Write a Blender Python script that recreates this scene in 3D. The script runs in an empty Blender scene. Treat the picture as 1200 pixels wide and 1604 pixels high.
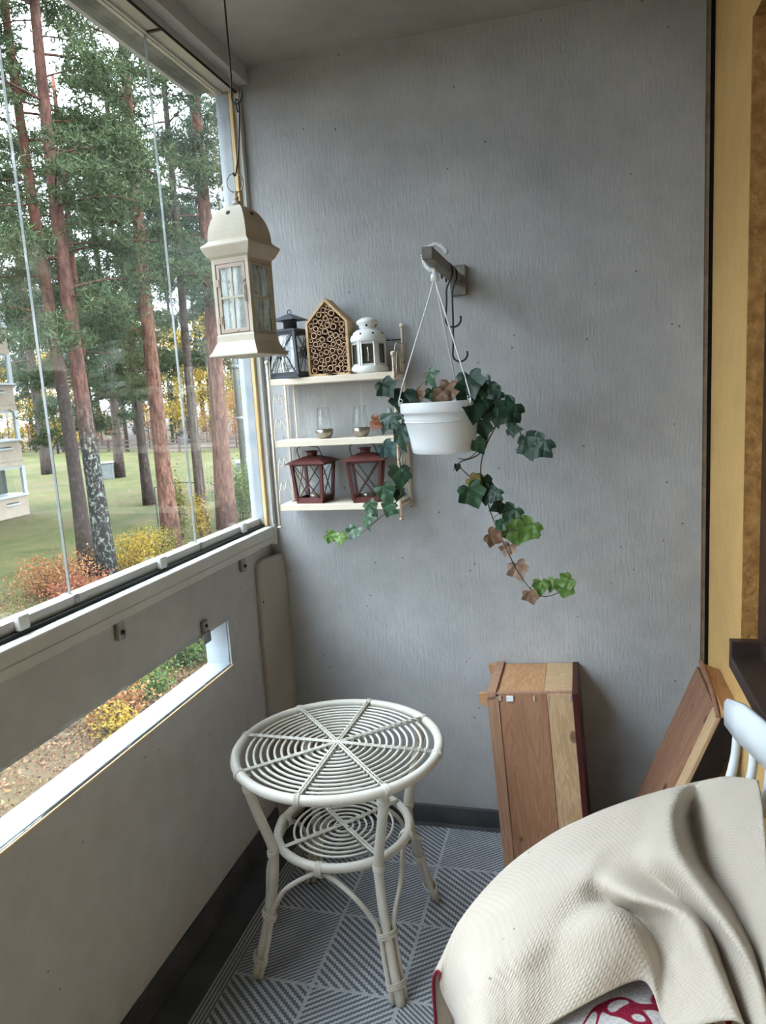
import bpy, bmesh, math, random
import numpy as np
from mathutils import Vector, Matrix, Quaternion

# ------------------------------------------------------------------ camera, sky, exposure
SC = bpy.context.scene
COL = SC.collection
PI = math.pi
R = math.radians

cam_d = bpy.data.cameras.new('camera')
cam = bpy.data.objects.new('camera', cam_d)
COL.objects.link(cam)
SC.camera = cam
F_PX = 1140.66
cam_d.sensor_fit = 'VERTICAL'
cam_d.sensor_height = 36.0
cam_d.lens = F_PX / 1604.0 * 36.0
cam_d.clip_start = 0.02
cam_d.clip_end = 600
_yaw, _pitch, _roll = R(-15.319), R(-8.9625), R(-3.3831)
_f = Vector((math.sin(_yaw) * math.cos(_pitch), math.cos(_yaw) * math.cos(_pitch), math.sin(_pitch)))
_r0 = Vector((math.cos(_yaw), -math.sin(_yaw), 0))
_u0 = _r0.cross(_f)
_r = math.cos(_roll) * _r0 + math.sin(_roll) * _u0
_u = -math.sin(_roll) * _r0 + math.cos(_roll) * _u0
_m = Matrix((_r, _u, -_f)).transposed().to_4x4()
_m.translation = Vector((0, 0, 1.43))
cam.matrix_world = _m

world = bpy.data.worlds.new('overcast_sky')
SC.world = world
world.use_nodes = True
_bg = world.node_tree.nodes['Background']
# overcast sky: the standard overcast luminance, three times brighter at the zenith than at the horizon
_bg.inputs[0].default_value = (0.80, 0.895, 1.0, 1)
_wt = world.node_tree
_tc = _wt.nodes.new('ShaderNodeTexCoord')
_sp = _wt.nodes.new('ShaderNodeSeparateXYZ')
_wt.links.new(_tc.outputs['Generated'], _sp.inputs[0])
_mx = _wt.nodes.new('ShaderNodeMath'); _mx.operation = 'MAXIMUM'; _mx.inputs[1].default_value = 0.0
_wt.links.new(_sp.outputs[2], _mx.inputs[0])
_ma = _wt.nodes.new('ShaderNodeMath'); _ma.operation = 'MULTIPLY_ADD'
SKY = 7.2
_ma.inputs[1].default_value = SKY * 2 / 3
_ma.inputs[2].default_value = SKY / 3
_wt.links.new(_mx.outputs[0], _ma.inputs[0])
_wt.links.new(_ma.outputs[0], _bg.inputs[1])
SC.view_settings.view_transform = 'Standard'
SC.view_settings.look = 'None'
SC.view_settings.gamma = 1.0
SC.view_settings.use_curve_mapping = False
SC.view_settings.exposure = 1.86
SC.cycles.max_bounces = 9
SC.cycles.diffuse_bounces = 5
SC.cycles.transparent_max_bounces = 24
SC.cycles.use_denoising = True

# ------------------------------------------------------------------ helpers: materials
def srgb(r, g, b):
    def c(v):
        v /= 255.0
        return v / 12.92 if v <= 0.04045 else ((v + 0.055) / 1.055) ** 2.4
    return (c(r), c(g), c(b), 1)

class NT:
    def __init__(s, name):
        s.m = bpy.data.materials.new(name)
        s.m.use_nodes = True
        s.t = s.m.node_tree
        s.p = s.t.nodes['Principled BSDF']
        s.out = s.t.nodes['Material Output']
    def n(s, kind, **kw):
        nd = s.t.nodes.new(kind)
        for k, v in kw.items():
            if isinstance(k, str) and k.startswith('i_'):
                nd.inputs[k[2:]].default_value = v
            else:
                setattr(nd, k, v)
        return nd
    def l(s, a, b):
        s.t.links.new(a, b)
    def coord(s, kind='Object', scale=(1, 1, 1), rot=(0, 0, 0)):
        tc = s.n('ShaderNodeTexCoord')
        mp = s.n('ShaderNodeMapping')
        mp.inputs['Scale'].default_value = scale
        mp.inputs['Rotation'].default_value = rot
        s.l(tc.outputs[kind], mp.inputs['Vector'])
        return mp.outputs['Vector']
    def noise(s, vec, scale, detail=4, rough=0.55, dist=0.0):
        nd = s.n('ShaderNodeTexNoise')
        nd.inputs['Scale'].default_value = scale
        nd.inputs['Detail'].default_value = detail
        nd.inputs['Roughness'].default_value = rough
        nd.inputs['Distortion'].default_value = dist
        if vec is not None:
            s.l(vec, nd.inputs['Vector'])
        return nd.outputs['Fac']
    def ramp(s, fac, stops):
        nd = s.n('ShaderNodeValToRGB')
        e = nd.color_ramp.elements
        while len(e) < len(stops):
            e.new(0.5)
        for el, (p, c) in zip(e, stops):
            el.position = p
            el.color = c
        s.l(fac, nd.inputs['Fac'])
        return nd.outputs['Color']
    def math(s, op, a, b=None, c=None):
        nd = s.n('ShaderNodeMath', operation=op)
        for i, v in enumerate((a, b, c)):
            if v is None:
                continue
            if isinstance(v, (int, float)):
                nd.inputs[i].default_value = v
            else:
                s.l(v, nd.inputs[i])
        return nd.outputs[0]
    def mix(s, fac, a, b):
        nd = s.n('ShaderNodeMix', data_type='RGBA')
        if isinstance(fac, (int, float)):
            nd.inputs[0].default_value = fac
        else:
            s.l(fac, nd.inputs[0])
        for i, v in ((6, a), (7, b)):
            if isinstance(v, tuple):
                nd.inputs[i].default_value = v
            else:
                s.l(v, nd.inputs[i])
        return nd.outputs[2]
    def bump(s, h, strength, dist=0.01):
        nd = s.n('ShaderNodeBump')
        nd.inputs['Strength'].default_value = strength
        nd.inputs['Distance'].default_value = dist
        s.l(h, nd.inputs['Height'])
        s.l(nd.outputs['Normal'], s.p.inputs['Normal'])
    def base(s, c, rough=0.7, metal=0.0, spec=0.5):
        if isinstance(c, tuple):
            s.p.inputs['Base Color'].default_value = c
        else:
            s.l(c, s.p.inputs['Base Color'])
        s.p.inputs['Roughness'].default_value = rough
        s.p.inputs['Metallic'].default_value = metal
        s.p.inputs['Specular IOR Level'].default_value = spec

MATS = {}
def simple(name, c1, c2, scale=20, rough=0.6, bump=0.0, bscale=None, metal=0.0, stretch=(1, 1, 1), lo=0.35, hi=0.68, spec=0.4, bdist=0.004):
    t = NT(name)
    v = t.coord('Object', stretch)
    nz = t.noise(v, scale, 5, 0.6)
    t.base(t.ramp(nz, [(lo, c1), (hi, c2)]), rough, metal, spec)
    if bump:
        t.bump(t.noise(v, bscale or scale * 3, 4), bump, bdist)
    MATS[name] = t.m
    return t.m

def chipped(name, paint, chip, amount=0.66, scale=45, rough=0.55, metal=0.0, paint2=None):
    """painted surface with small chips that show what is underneath"""
    t = NT(name)
    v = t.coord('Object')
    a = t.ramp(t.noise(v, scale, 6, 0.7), [(amount, (0, 0, 0, 1)), (amount + 0.05, (1, 1, 1, 1))])
    b = t.ramp(t.noise(v, 9, 4), [(0.3, paint2 or paint), (0.7, paint)])
    t.base(t.mix(a, b, chip), rough, metal, 0.4)
    t.bump(t.noise(v, scale * 2, 4), 0.15, 0.002)
    MATS[name] = t.m
    return t.m

def wood(name, c1, c2, c3, axis='z', knots=True, ring=22):
    t = NT(name)
    sc = {'z': (9, 9, 0.9), 'x': (0.9, 9, 9), 'y': (9, 0.9, 9)}[axis]
    v = t.coord('Object', sc)
    nz = t.noise(v, 2.2, 5, 0.6, 0.9)
    w = t.math('FRACT', t.math('MULTIPLY', nz, ring * 0.45))
    w = t.math('ABSOLUTE', t.math('SUBTRACT', w, 0.5))
    fine = t.noise(t.coord('Object', {'z': (60, 60, 2), 'x': (2, 60, 60), 'y': (60, 2, 60)}[axis]), 3, 4)
    c = t.mix(t.ramp(w, [(0.1, (0, 0, 0, 1)), (0.45, (1, 1, 1, 1))]), c2, c1)
    c = t.mix(t.math('MULTIPLY', fine, 0.45), c, c2)
    big = t.ramp(t.noise(t.coord('Object', {'z': (3, 3, 1), 'x': (1, 3, 3), 'y': (3, 1, 3)}[axis]), 2.2, 3), [(0.45, (0, 0, 0, 1)), (0.75, (1, 1, 1, 1))])
    c = t.mix(t.math('MULTIPLY', big, 0.5), c, c3)
    if knots:
        vo = t.n('ShaderNodeTexVoronoi', feature='F1')
        vo.inputs['Scale'].default_value = 3.3
        t.l(t.coord('Object', {'z': (3.2, 3.2, 1.9), 'x': (1.9, 3.2, 3.2), 'y': (3.2, 1.9, 3.2)}[axis]), vo.inputs['Vector'])
        k = t.ramp(vo.outputs['Distance'], [(0.0, (1, 1, 1, 1)), (0.10, (0.8, 0.8, 0.8, 1)), (0.13, (0, 0, 0, 1))])
        c = t.mix(k, c, (c3[0] * 0.35, c3[1] * 0.3, c3[2] * 0.3, 1))
    t.base(c, 0.62, 0, 0.3)
    t.bump(fine, 0.12, 0.002)
    MATS[name] = t.m
    return t.m

def glass(name, tint=(1, 1, 1, 1), ior=1.5, rough=0.0, frost=None):
    t = NT(name)
    geo = t.n('ShaderNodeNewGeometry')
    eta = t.math('ADD', t.math('MULTIPLY', geo.outputs['Backfacing'], 1.0 / ior - ior), ior)
    fr = t.n('ShaderNodeFresnel')
    t.l(eta, fr.inputs['IOR'])
    tr = t.n('ShaderNodeBsdfTransparent')
    tr.inputs['Color'].default_value = tint
    gl = t.n('ShaderNodeBsdfGlossy')
    gl.inputs['Roughness'].default_value = rough
    mx = t.n('ShaderNodeMixShader')
    t.l(fr.outputs[0], mx.inputs[0])
    body = tr.outputs[0]
    if frost:
        df = t.n('ShaderNodeBsdfDiffuse')
        df.inputs['Color'].default_value = frost[1]
        nz = t.noise(t.coord('Object', (1, 1, 0.35)), 60, 5, 0.7)
        m2 = t.n('ShaderNodeMixShader')
        t.l(t.ramp(nz, [(0.3, (frost[0] * 0.5,) * 3 + (1,)), (0.75, (frost[0],) * 3 + (1,))]), m2.inputs[0])
        t.l(body, m2.inputs[1])
        t.l(df.outputs[0], m2.inputs[2])
        body = m2.outputs[0]
    t.l(body, mx.inputs[1])
    t.l(gl.outputs[0], mx.inputs[2])
    t.l(mx.outputs[0], t.out.inputs['Surface'])
    MATS[name] = t.m
    return t.m

def leafmat(name, stops, rough=0.6, transl=0.25):
    stops = [(p, tuple(v * 0.34 for v in c[:3]) + (1,)) for p, c in stops]
    t = NT(name)
    geo = t.n('ShaderNodeNewGeometry')
    c = t.ramp(geo.outputs['Random Per Island'], stops)
    t.base(c, rough, 0, 0.25)
    if transl:
        tl = t.n('ShaderNodeBsdfTranslucent')
        t.l(c, tl.inputs['Color'])
        mx = t.n('ShaderNodeMixShader')
        mx.inputs[0].default_value = transl
        t.l(t.p.outputs[0], mx.inputs[1])
        t.l(tl.outputs[0], mx.inputs[2])
        t.l(mx.outputs[0], t.out.inputs['Surface'])
    MATS[name] = t.m
    return t.m

# ---- concrete end wall: vertical comb texture, pin holes
def concrete_wall(name, c1, c2, comb=True):
    t = NT(name)
    v = t.coord('Object')
    big = t.noise(v, 1.6, 4, 0.55)
    fine = t.noise(t.coord('Object', (1, 1, 0.16)), 130, 4, 0.7)
    mid = t.noise(v, 14, 5, 0.65)
    c = t.ramp(big, [(0.3, c1), (0.72, c2)])
    c = t.mix(t.ramp(mid, [(0.35, (0.25,) * 3 + (1,)), (0.6, (0, 0, 0, 1))]), c, (c1[0] * 0.7, c1[1] * 0.7, c1[2] * 0.68, 1))
    vo = t.n('ShaderNodeTexVoronoi', feature='F1')
    vo.inputs['Scale'].default_value = 26
    t.l(v, vo.inputs['Vector'])
    dots = t.ramp(vo.outputs['Distance'], [(0.05, (1, 1, 1, 1)), (0.09, (0, 0, 0, 1))])
    keep = t.ramp(t.noise(v, 7, 2), [(0.56, (0, 0, 0, 1)), (0.6, (1, 1, 1, 1))])
    dk = t.math('MULTIPLY', dots, keep)
    c = t.mix(t.math('MULTIPLY', dk, 0.7), c, (0.07, 0.07, 0.068, 1))
    t.base(c, 0.88, 0, 0.2)
    h = t.math('ADD', t.math('MULTIPLY', fine, 1.0 if comb else 0.35), t.math('MULTIPLY', mid, 0.5))
    t.bump(t.math('SUBTRACT', h, t.math('MULTIPLY', dk, 1.5)), 0.42 if comb else 0.25, 0.006)
    MATS[name] = t.m

concrete_wall('grey_comb_concrete', srgb(160, 162, 165), srgb(185, 187, 189))
concrete_wall('ceiling_concrete', srgb(150, 151, 149), srgb(176, 177, 174), False)
concrete_wall('parapet_paint', srgb(182, 183, 184), srgb(194, 195, 196), False)
concrete_wall('yellow_plaster', srgb(214, 174, 112), srgb(224, 186, 124), False)
simple('rough_plaster_edge', srgb(150, 104, 52), srgb(196, 146, 84), 40, 0.9, 0.9, 60, bdist=0.008)
simple('dark_floor_paint', srgb(58, 60, 64), srgb(80, 83, 88), 9, 0.55, 0.2, 60)
simple('joint_strip', srgb(116, 102, 90), srgb(142, 128, 112), 30, 0.9, 0.3)
simple('joint_black', srgb(14, 13, 12), srgb(22, 21, 20), 30, 0.9)
simple('brown_metal', srgb(50, 38, 34), srgb(62, 48, 42), 14, 0.42)
simple('white_enamel', srgb(196, 198, 196), srgb(212, 213, 210), 5, 0.4)
simple('aluminium', srgb(178, 178, 174), srgb(196, 196, 192), 6, 0.42, metal=0.35)
simple('black_rubber', srgb(12, 12, 13), srgb(20, 20, 20), 30, 0.7)
simple('white_outdoor_paint', srgb(150, 160, 168), srgb(172, 177, 181), 12, 0.7, 0.35, 50)
simple('pine_strip', srgb(206, 178, 128), srgb(222, 198, 152), 20, 0.6, stretch=(1, 1, 0.1))
simple('cover_plastic', srgb(164, 160, 152), srgb(174, 170, 162), 5, 0.5)
simple('steel', srgb(128, 126, 122), srgb(170, 168, 162), 30, 0.35, metal=0.8)
simple('seal_grey', srgb(120, 124, 124), srgb(140, 144, 144), 6, 0.4)
simple('slab_concrete', srgb(88, 92, 90), srgb(150, 152, 148), 6, 0.9, 0.3, 40)
chipped('antique_cream', srgb(204, 198, 182), srgb(112, 80, 64), 0.70, 38, paint2=srgb(184, 175, 157))
chipped('antique_pinkish', srgb(190, 175, 162), srgb(106, 64, 52), 0.60, 30, paint2=srgb(174, 156, 142))
chipped('shelf_cream', srgb(228, 218, 200), srgb(150, 112, 80), 0.68, 40, paint2=srgb(216, 204, 184))
chipped('rust_cream', srgb(206, 190, 168), srgb(140, 76, 46), 0.55, 60)
chipped('red_lantern_paint', srgb(96, 48, 45), srgb(66, 42, 38), 0.62, 40, 0.55, paint2=srgb(84, 44, 40))
chipped('charcoal_lantern_paint', srgb(48, 54, 62), srgb(84, 90, 96), 0.72, 60, 0.5)
chipped('white_lantern_paint', srgb(224, 228, 226), srgb(160, 160, 152), 0.74, 50, 0.35)
chipped('rattan_white', srgb(202, 199, 191), srgb(136, 120, 98), 0.655, 32, 0.42, paint2=srgb(182, 177, 166))
simple('wire_black', srgb(22, 26, 32), srgb(36, 40, 46), 40, 0.4)
simple('white_plastic', srgb(226, 230, 234), srgb(234, 237, 240), 5, 0.32, spec=0.5)
simple('grey_bracket', srgb(104, 103, 98), srgb(140, 138, 130), 30, 0.6, 0.2)
simple('soil', srgb(56, 40, 30), srgb(92, 66, 48), 60, 0.95, 0.8, 90)
simple('vine_stem', srgb(66, 56, 44), srgb(104, 92, 66), 50, 0.7)
simple('pine_board', srgb(192, 160, 120), srgb(210, 180, 140), 14, 0.6, 0.1, 60, stretch=(6, 6, 0.5))
simple('tube_brown', srgb(178, 148, 122), srgb(200, 172, 146), 30, 0.7)
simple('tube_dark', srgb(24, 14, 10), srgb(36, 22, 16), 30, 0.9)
simple('nickel', srgb(150, 144, 134), srgb(178, 170, 158), 30, 0.28, metal=0.9)
simple('dark_red_paint', srgb(58, 18, 18), srgb(72, 22, 22), 12, 0.5)
simple('white_paint', srgb(222, 230, 238), srgb(232, 238, 243), 5, 0.35)
simple('dark_red_piping', srgb(110, 24, 44), srgb(132, 34, 56), 60, 0.8)
simple('rock_cream', srgb(136, 124, 110), srgb(146, 134, 119), 3, 0.85)
simple('far_dark', srgb(46, 50, 50), srgb(64, 68, 66), 3, 0.7)
simple('far_white', srgb(142, 147, 149), srgb(152, 156, 157), 3, 0.6)
simple('fence_wood', srgb(50, 42, 36), srgb(66, 56, 47), 6, 0.9)
simple('pale_box', srgb(84, 90, 88), srgb(97, 102, 100), 5, 0.7)
simple('grey_pole', srgb(64, 70, 72), srgb(78, 83, 85), 5, 0.5)
simple('towel_edge', srgb(96, 20, 34), srgb(120, 30, 44), 60, 0.95)
wood('old_pine', srgb(172, 132, 104), srgb(152, 110, 84), srgb(146, 106, 82))
wood('old_pine_orange', srgb(196, 156, 116), srgb(174, 130, 92), srgb(172, 128, 92), axis='y')
wood('light_pine', srgb(204, 176, 142), srgb(182, 150, 114), srgb(184, 152, 118))
wood('pinkish_pine', srgb(178, 142, 118), srgb(158, 120, 96), srgb(148, 112, 90), knots=False)
wood('worn_brown_pine', srgb(160, 120, 96), srgb(130, 94, 74), srgb(114, 80, 64))
glass('window_glass', (0.975, 0.99, 0.985, 1), 1.5)
glass('clear_glass', (0.97, 0.98, 0.98, 1), 1.45)
glass('lantern_glass', (0.93, 0.95, 0.95, 1), 1.5, 0.02, (0.55, srgb(196, 204, 200)))
glass('dusty_glass', (0.85, 0.84, 0.8, 1), 1.5, 0.05, (0.45, srgb(112, 104, 92)))
glass('dark_window_glass', (0.35, 0.34, 0.32, 1), 1.5)

leafmat('ivy_d', [(0, srgb(30, 52, 40)), (1, srgb(44, 70, 54))], 0.4, 0.08)
def ivymat(name, c1, c2, vein):
    t = NT(name)
    v = t.coord('Object')
    sep = t.n('ShaderNodeSeparateXYZ')
    t.l(v, sep.inputs[0])
    ang = t.math('ARCTAN2', sep.outputs[0], t.math('ADD', sep.outputs[1], 0.0))
    k = t.math('ABSOLUTE', t.math('SINE', t.math('MULTIPLY', ang, 2.5)))
    vn = t.ramp(k, [(0.0, (1, 1, 1, 1)), (0.16, (0, 0, 0, 1))])
    c = t.ramp(t.noise(v, 3.0, 4), [(0.3, c1), (0.7, c2)])
    t.base(t.mix(t.math('MULTIPLY', vn, 0.45), c, vein), 0.42, 0, 0.4)
    t.bump(k, 0.2, 0.05)
    MATS[name] = t.m
ivymat('ivy_d', srgb(28, 50, 40), srgb(44, 74, 58), srgb(92, 120, 100))
ivymat('ivy_b', srgb(52, 78, 76), srgb(70, 98, 92), srgb(120, 144, 132))
ivymat('ivy_m', srgb(44, 74, 52), srgb(62, 94, 66), srgb(112, 136, 106))
ivymat('ivy_g', srgb(76, 108, 42), srgb(98, 128, 58), srgb(140, 160, 96))
ivymat('ivy_y', srgb(112, 104, 52), srgb(136, 122, 66), srgb(160, 150, 96))
ivymat('ivy_o', srgb(88, 50, 28), srgb(138, 78, 42), srgb(50, 44, 30))
ivymat('ivy_r', srgb(112, 86, 68), srgb(144, 114, 92), srgb(98, 72, 56))
leafmat('needles', [(0, srgb(58, 76, 48)), (0.5, srgb(90, 112, 70)), (0.85, srgb(120, 138, 90)), (1, srgb(140, 152, 100))], 0.7, 0.3)
leafmat('needles_blue', [(0, srgb(64, 84, 64)), (0.6, srgb(100, 122, 94)), (1, srgb(134, 150, 120))], 0.7, 0.3)
leafmat('needles_far', [(0, srgb(58, 76, 58)), (0.6, srgb(86, 104, 78)), (1, srgb(116, 130, 98))], 0.8, 0.25)
leafmat('leaves_yellow', [(0, srgb(176, 140, 40)), (0.5, srgb(214, 176, 58)), (1, srgb(232, 204, 96))], 0.7, 0.4)
leafmat('leaves_olive', [(0, srgb(110, 112, 50)), (0.6, srgb(158, 150, 70)), (1, srgb(200, 180, 84))], 0.7, 0.4)
leafmat('leaves_orange', [(0, srgb(160, 96, 58)), (0.5, srgb(200, 136, 84)), (1, srgb(214, 160, 104))], 0.7, 0.35)
leafmat('leaves_red', [(0, srgb(140, 66, 52)), (0.5, srgb(186, 104, 78)), (1, srgb(206, 150, 92))], 0.7, 0.35)
leafmat('leaves_green', [(0, srgb(64, 98, 48)), (0.5, srgb(96, 132, 66)), (1, srgb(150, 160, 76))], 0.7, 0.35)
leafmat('leaf_litter', [(0, srgb(112, 76, 60)), (0.5, srgb(156, 112, 86)), (0.85, srgb(176, 134, 98)), (1, srgb(204, 170, 90))], 0.9, 0.0)

def barkmat(name, stops, lichen=None, scale=11):
    stops = [(p, tuple(v * 0.36 for v in c[:3]) + (1,)) for p, c in stops]
    if lichen:
        lichen = (tuple(v * 0.42 for v in lichen[0][:3]) + (1,), lichen[1], lichen[2], tuple(v * 0.36 for v in lichen[3][:3]) + (1,))
    t = NT(name)
    v = t.coord('Object', (1, 1, 0.28))
    nz = t.noise(v, scale, 6, 0.7)
    c = t.ramp(nz, stops)
    vo = t.n('ShaderNodeTexVoronoi', feature='DISTANCE_TO_EDGE')
    vo.inputs['Scale'].default_value = 13
    t.l(v, vo.inputs['Vector'])
    cr = t.ramp(vo.outputs['Distance'], [(0.02, (0.5, 0.5, 0.5, 1)), (0.12, (0, 0, 0, 1))])
    c = t.mix(cr, c, (stops[0][1][0] * 0.4, stops[0][1][1] * 0.4, stops[0][1][2] * 0.4, 1))
    if lichen:
        tc = t.n('ShaderNodeTexCoord')
        sp = t.n('ShaderNodeSeparateXYZ')
        t.l(tc.outputs['Object'], sp.inputs[0])
        hi = t.ramp(t.math('MULTIPLY', sp.outputs[2], 0.1), [(lichen[1], (1, 1, 1, 1)), (lichen[2], (0, 0, 0, 1))])
        ln = t.ramp(t.noise(t.coord('Object', (1, 1, 0.7)), 13, 7, 0.8), [(0.53, (0, 0, 0, 1)), (0.57, (1, 1, 1, 1))])
        c = t.mix(hi, c, t.mix(ln, lichen[3], lichen[0]))
    t.base(c, 0.95, 0, 0.15)
    t.bump(nz, 0.8, 0.05)
    MATS[name] = t.m
barkmat('bark_red', [(0.32, srgb(74, 54, 48)), (0.47, srgb(144, 102, 86)), (0.68, srgb(186, 142, 120))])
barkmat('bark_grey', [(0.3, srgb(70, 60, 56)), (0.5, srgb(108, 94, 86)), (0.72, srgb(140, 124, 112))])
barkmat('bark_mixed', [(0.3, srgb(92, 58, 50)), (0.5, srgb(140, 92, 76)), (0.72, srgb(176, 124, 98))], (srgb(108, 98, 92), 0.42, 0.62, srgb(86, 74, 68)))
barkmat('bark_lichen', [(0.3, srgb(86, 58, 52)), (0.5, srgb(134, 94, 82)), (0.72, srgb(170, 128, 110))], (srgb(150, 158, 144), 0.30, 0.44, srgb(52, 48, 46)))

def lawn_material():
    t = NT('lawn')
    v = t.coord('Object')
    big = t.noise(v, 0.22, 6, 0.7)
    mid = t.noise(v, 0.9, 6, 0.7)
    fine = t.noise(v, 22, 4, 0.7)
    g = t.ramp(mid, [(0.3, srgb(44, 50, 25)), (0.5, srgb(57, 62, 32)), (0.72, srgb(72, 70, 42))])
    g = t.mix(t.math('MULTIPLY', fine, 0.5), g, srgb(40, 44, 23))
    b = t.ramp(fine, [(0.3, srgb(58, 47, 39)), (0.6, srgb(78, 66, 51)), (0.75, srgb(94, 80, 56))])
    f = t.ramp(big, [(0.50, (0, 0, 0, 1)), (0.64, (0.75, 0.75, 0.75, 1))])
    sep = t.n('ShaderNodeSeparateXYZ')
    t.l(v, sep.inputs[0])
    near = t.ramp(t.math('ADD', t.math('MULTIPLY', sep.outputs[1], 0.05), t.math('MULTIPLY', mid, 0.22)), [(0.48, (0.85, 0.85, 0.85, 1)), (0.66, (0, 0, 0, 1))])
    yel = t.ramp(t.noise(v, 0.35, 5, 0.75, 0.4), [(0.42, (0, 0, 0, 1)), (0.62, (0.8, 0.8, 0.8, 1))])
    g = t.mix(yel, g, srgb(74, 69, 42))
    t.base(t.mix(t.math('MAXIMUM', f, near), g, b), 0.95, 0, 0.1)
    t.bump(fine, 0.7, 0.05)
    MATS['lawn'] = t.m
lawn_material()
simple('forest_floor', srgb(44, 35, 28), srgb(64, 49, 38), 0.5, 0.95, 0.5, 6, bdist=0.05)

def rug_material():
    t = NT('woven_rug')
    tc = t.n('ShaderNodeTexCoord')
    sp = t.n('ShaderNodeSeparateXYZ')
    t.l(tc.outputs['Object'], sp.inputs[0])
    x, y = sp.outputs[0], sp.outputs[1]
    cx = t.math('DIVIDE', t.math('ADD', x, 0.880), 0.222)
    cy = t.math('DIVIDE', t.math('SUBTRACT', y, 1.477), 0.254)
    par = t.math('FLOORED_MODULO', t.math('ADD', t.math('FLOOR', cx), t.math('FLOOR', cy)), 2.0)
    p3 = t.math('FLOORED_MODULO', t.math('ADD', t.math('MULTIPLY', t.math('FLOOR', cx), 2.0), t.math('FLOOR', cy)), 3.0)
    fx = t.math('FRACT', cx)
    fy = t.math('FRACT', cy)
    # stripes at two slopes, with the weave breaking them into dashes
    sgn = t.math('SUBTRACT', t.math('MULTIPLY', par, 2.0), 1.0)
    per = t.math('ADD', 0.0105, t.math('MULTIPLY', p3, 0.0035))
    s1 = t.math('ADD', t.math('MULTIPLY', t.math('MULTIPLY', x, 0.62), sgn), t.math('MULTIPLY', y, 0.80))
    st = t.math('SINE', t.math('MULTIPLY', t.math('DIVIDE', s1, per), 2 * PI))
    weave = t.math('SINE', t.math('MULTIPLY', x, 2 * PI / 0.0085))
    val = t.math('ADD', st, t.math('MULTIPLY', weave, t.math('ADD', 0.22, t.math('MULTIPLY', p3, 0.16))))
    dark = t.ramp(t.math('ADD', t.math('MULTIPLY', val, 0.5), 0.5), [(0.42, (1, 1, 1, 1)), (0.60, (0, 0, 0, 1))])
    ex = t.math('MINIMUM', fx, t.math('SUBTRACT', 1.0, fx))
    ey = t.math('MINIMUM', fy, t.math('SUBTRACT', 1.0, fy))
    seam = t.math('LESS_THAN', t.math('MINIMUM', t.math('MULTIPLY', ex, 0.222), t.math('MULTIPLY', ey, 0.254)), 0.0045)
    br = t.math('SINE', t.math('MULTIPLY', x, 2 * PI / 0.0095))
    inbord = t.math('LESS_THAN', x, -0.868)
    brd = t.ramp(t.math('ADD', t.math('MULTIPLY', br, 0.5), 0.5), [(0.4, (0, 0, 0, 1)), (0.6, (1, 1, 1, 1))])
    dk = t.math('MULTIPLY', dark, t.math('SUBTRACT', 1.0, t.math('MULTIPLY', seam, 0.8)))
    dk = t.math('ADD', t.math('MULTIPLY', dk, t.math('SUBTRACT', 1.0, inbord)), t.math('MULTIPLY', brd, inbord))
    lt = t.ramp(t.noise(tc.outputs['Object'], 20, 4), [(0.3, srgb(150, 155, 160)), (0.7, srgb(172, 176, 179))])
    t.base(t.mix(dk, lt, srgb(88, 93, 101)), 0.7, 0, 0.3)
    t.bump(t.math('ADD', weave, st), 0.25, 0.002)
    MATS['woven_rug'] = t.m
rug_material()

def cloth_material():
    t = NT('cream_waffle_cloth')
    tc = t.n('ShaderNodeTexCoord')
    sp = t.n('ShaderNodeSeparateXYZ')
    t.l(tc.outputs['UV'], sp.inputs[0])
    k = 2 * PI / 0.0100
    row = t.math('MULTIPLY', sp.outputs[1], 1.0 / 0.0070)
    sh = t.math('MULTIPLY', t.math('FLOORED_MODULO', t.math('FLOOR', row), 2.0), PI)
    a = t.math('SINE', t.math('ADD', t.math('MULTIPLY', sp.outputs[0], k), sh))
    b = t.math('ABSOLUTE', t.math('SINE', t.math('MULTIPLY', row, PI)))
    h = t.math('MULTIPLY', t.math('ADD', a, 1.0), b)
    c = t.ramp(t.noise(tc.outputs['Object'], 5, 4), [(0.3, srgb(178, 168, 154)), (0.7, srgb(188, 178, 165))])
    vo = t.n('ShaderNodeTexVoronoi', feature='F1')
    vo.inputs['Scale'].default_value = 22
    t.l(tc.outputs['Object'], vo.inputs['Vector'])
    sp2 = t.math('MULTIPLY', t.ramp(vo.outputs['Distance'], [(0.035, (1, 1, 1, 1)), (0.06, (0, 0, 0, 1))]), t.ramp(t.noise(tc.outputs['Object'], 9, 2), [(0.55, (0, 0, 0, 1)), (0.6, (1, 1, 1, 1))]))
    c = t.mix(t.math('MULTIPLY', sp2, 0.8), c, srgb(80, 66, 52))
    c = t.mix(t.math('MULTIPLY', t.math('SUBTRACT', 1.0, t.math('MULTIPLY', h, 0.5)), 0.10), c, srgb(150, 140, 124))
    t.base(c, 0.9, 0, 0.15)
    t.p.inputs['Sheen Weight'].default_value = 0.1
    t.bump(h, 0.3, 0.0018)
    MATS['cream_waffle_cloth'] = t.m
cloth_material()

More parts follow.
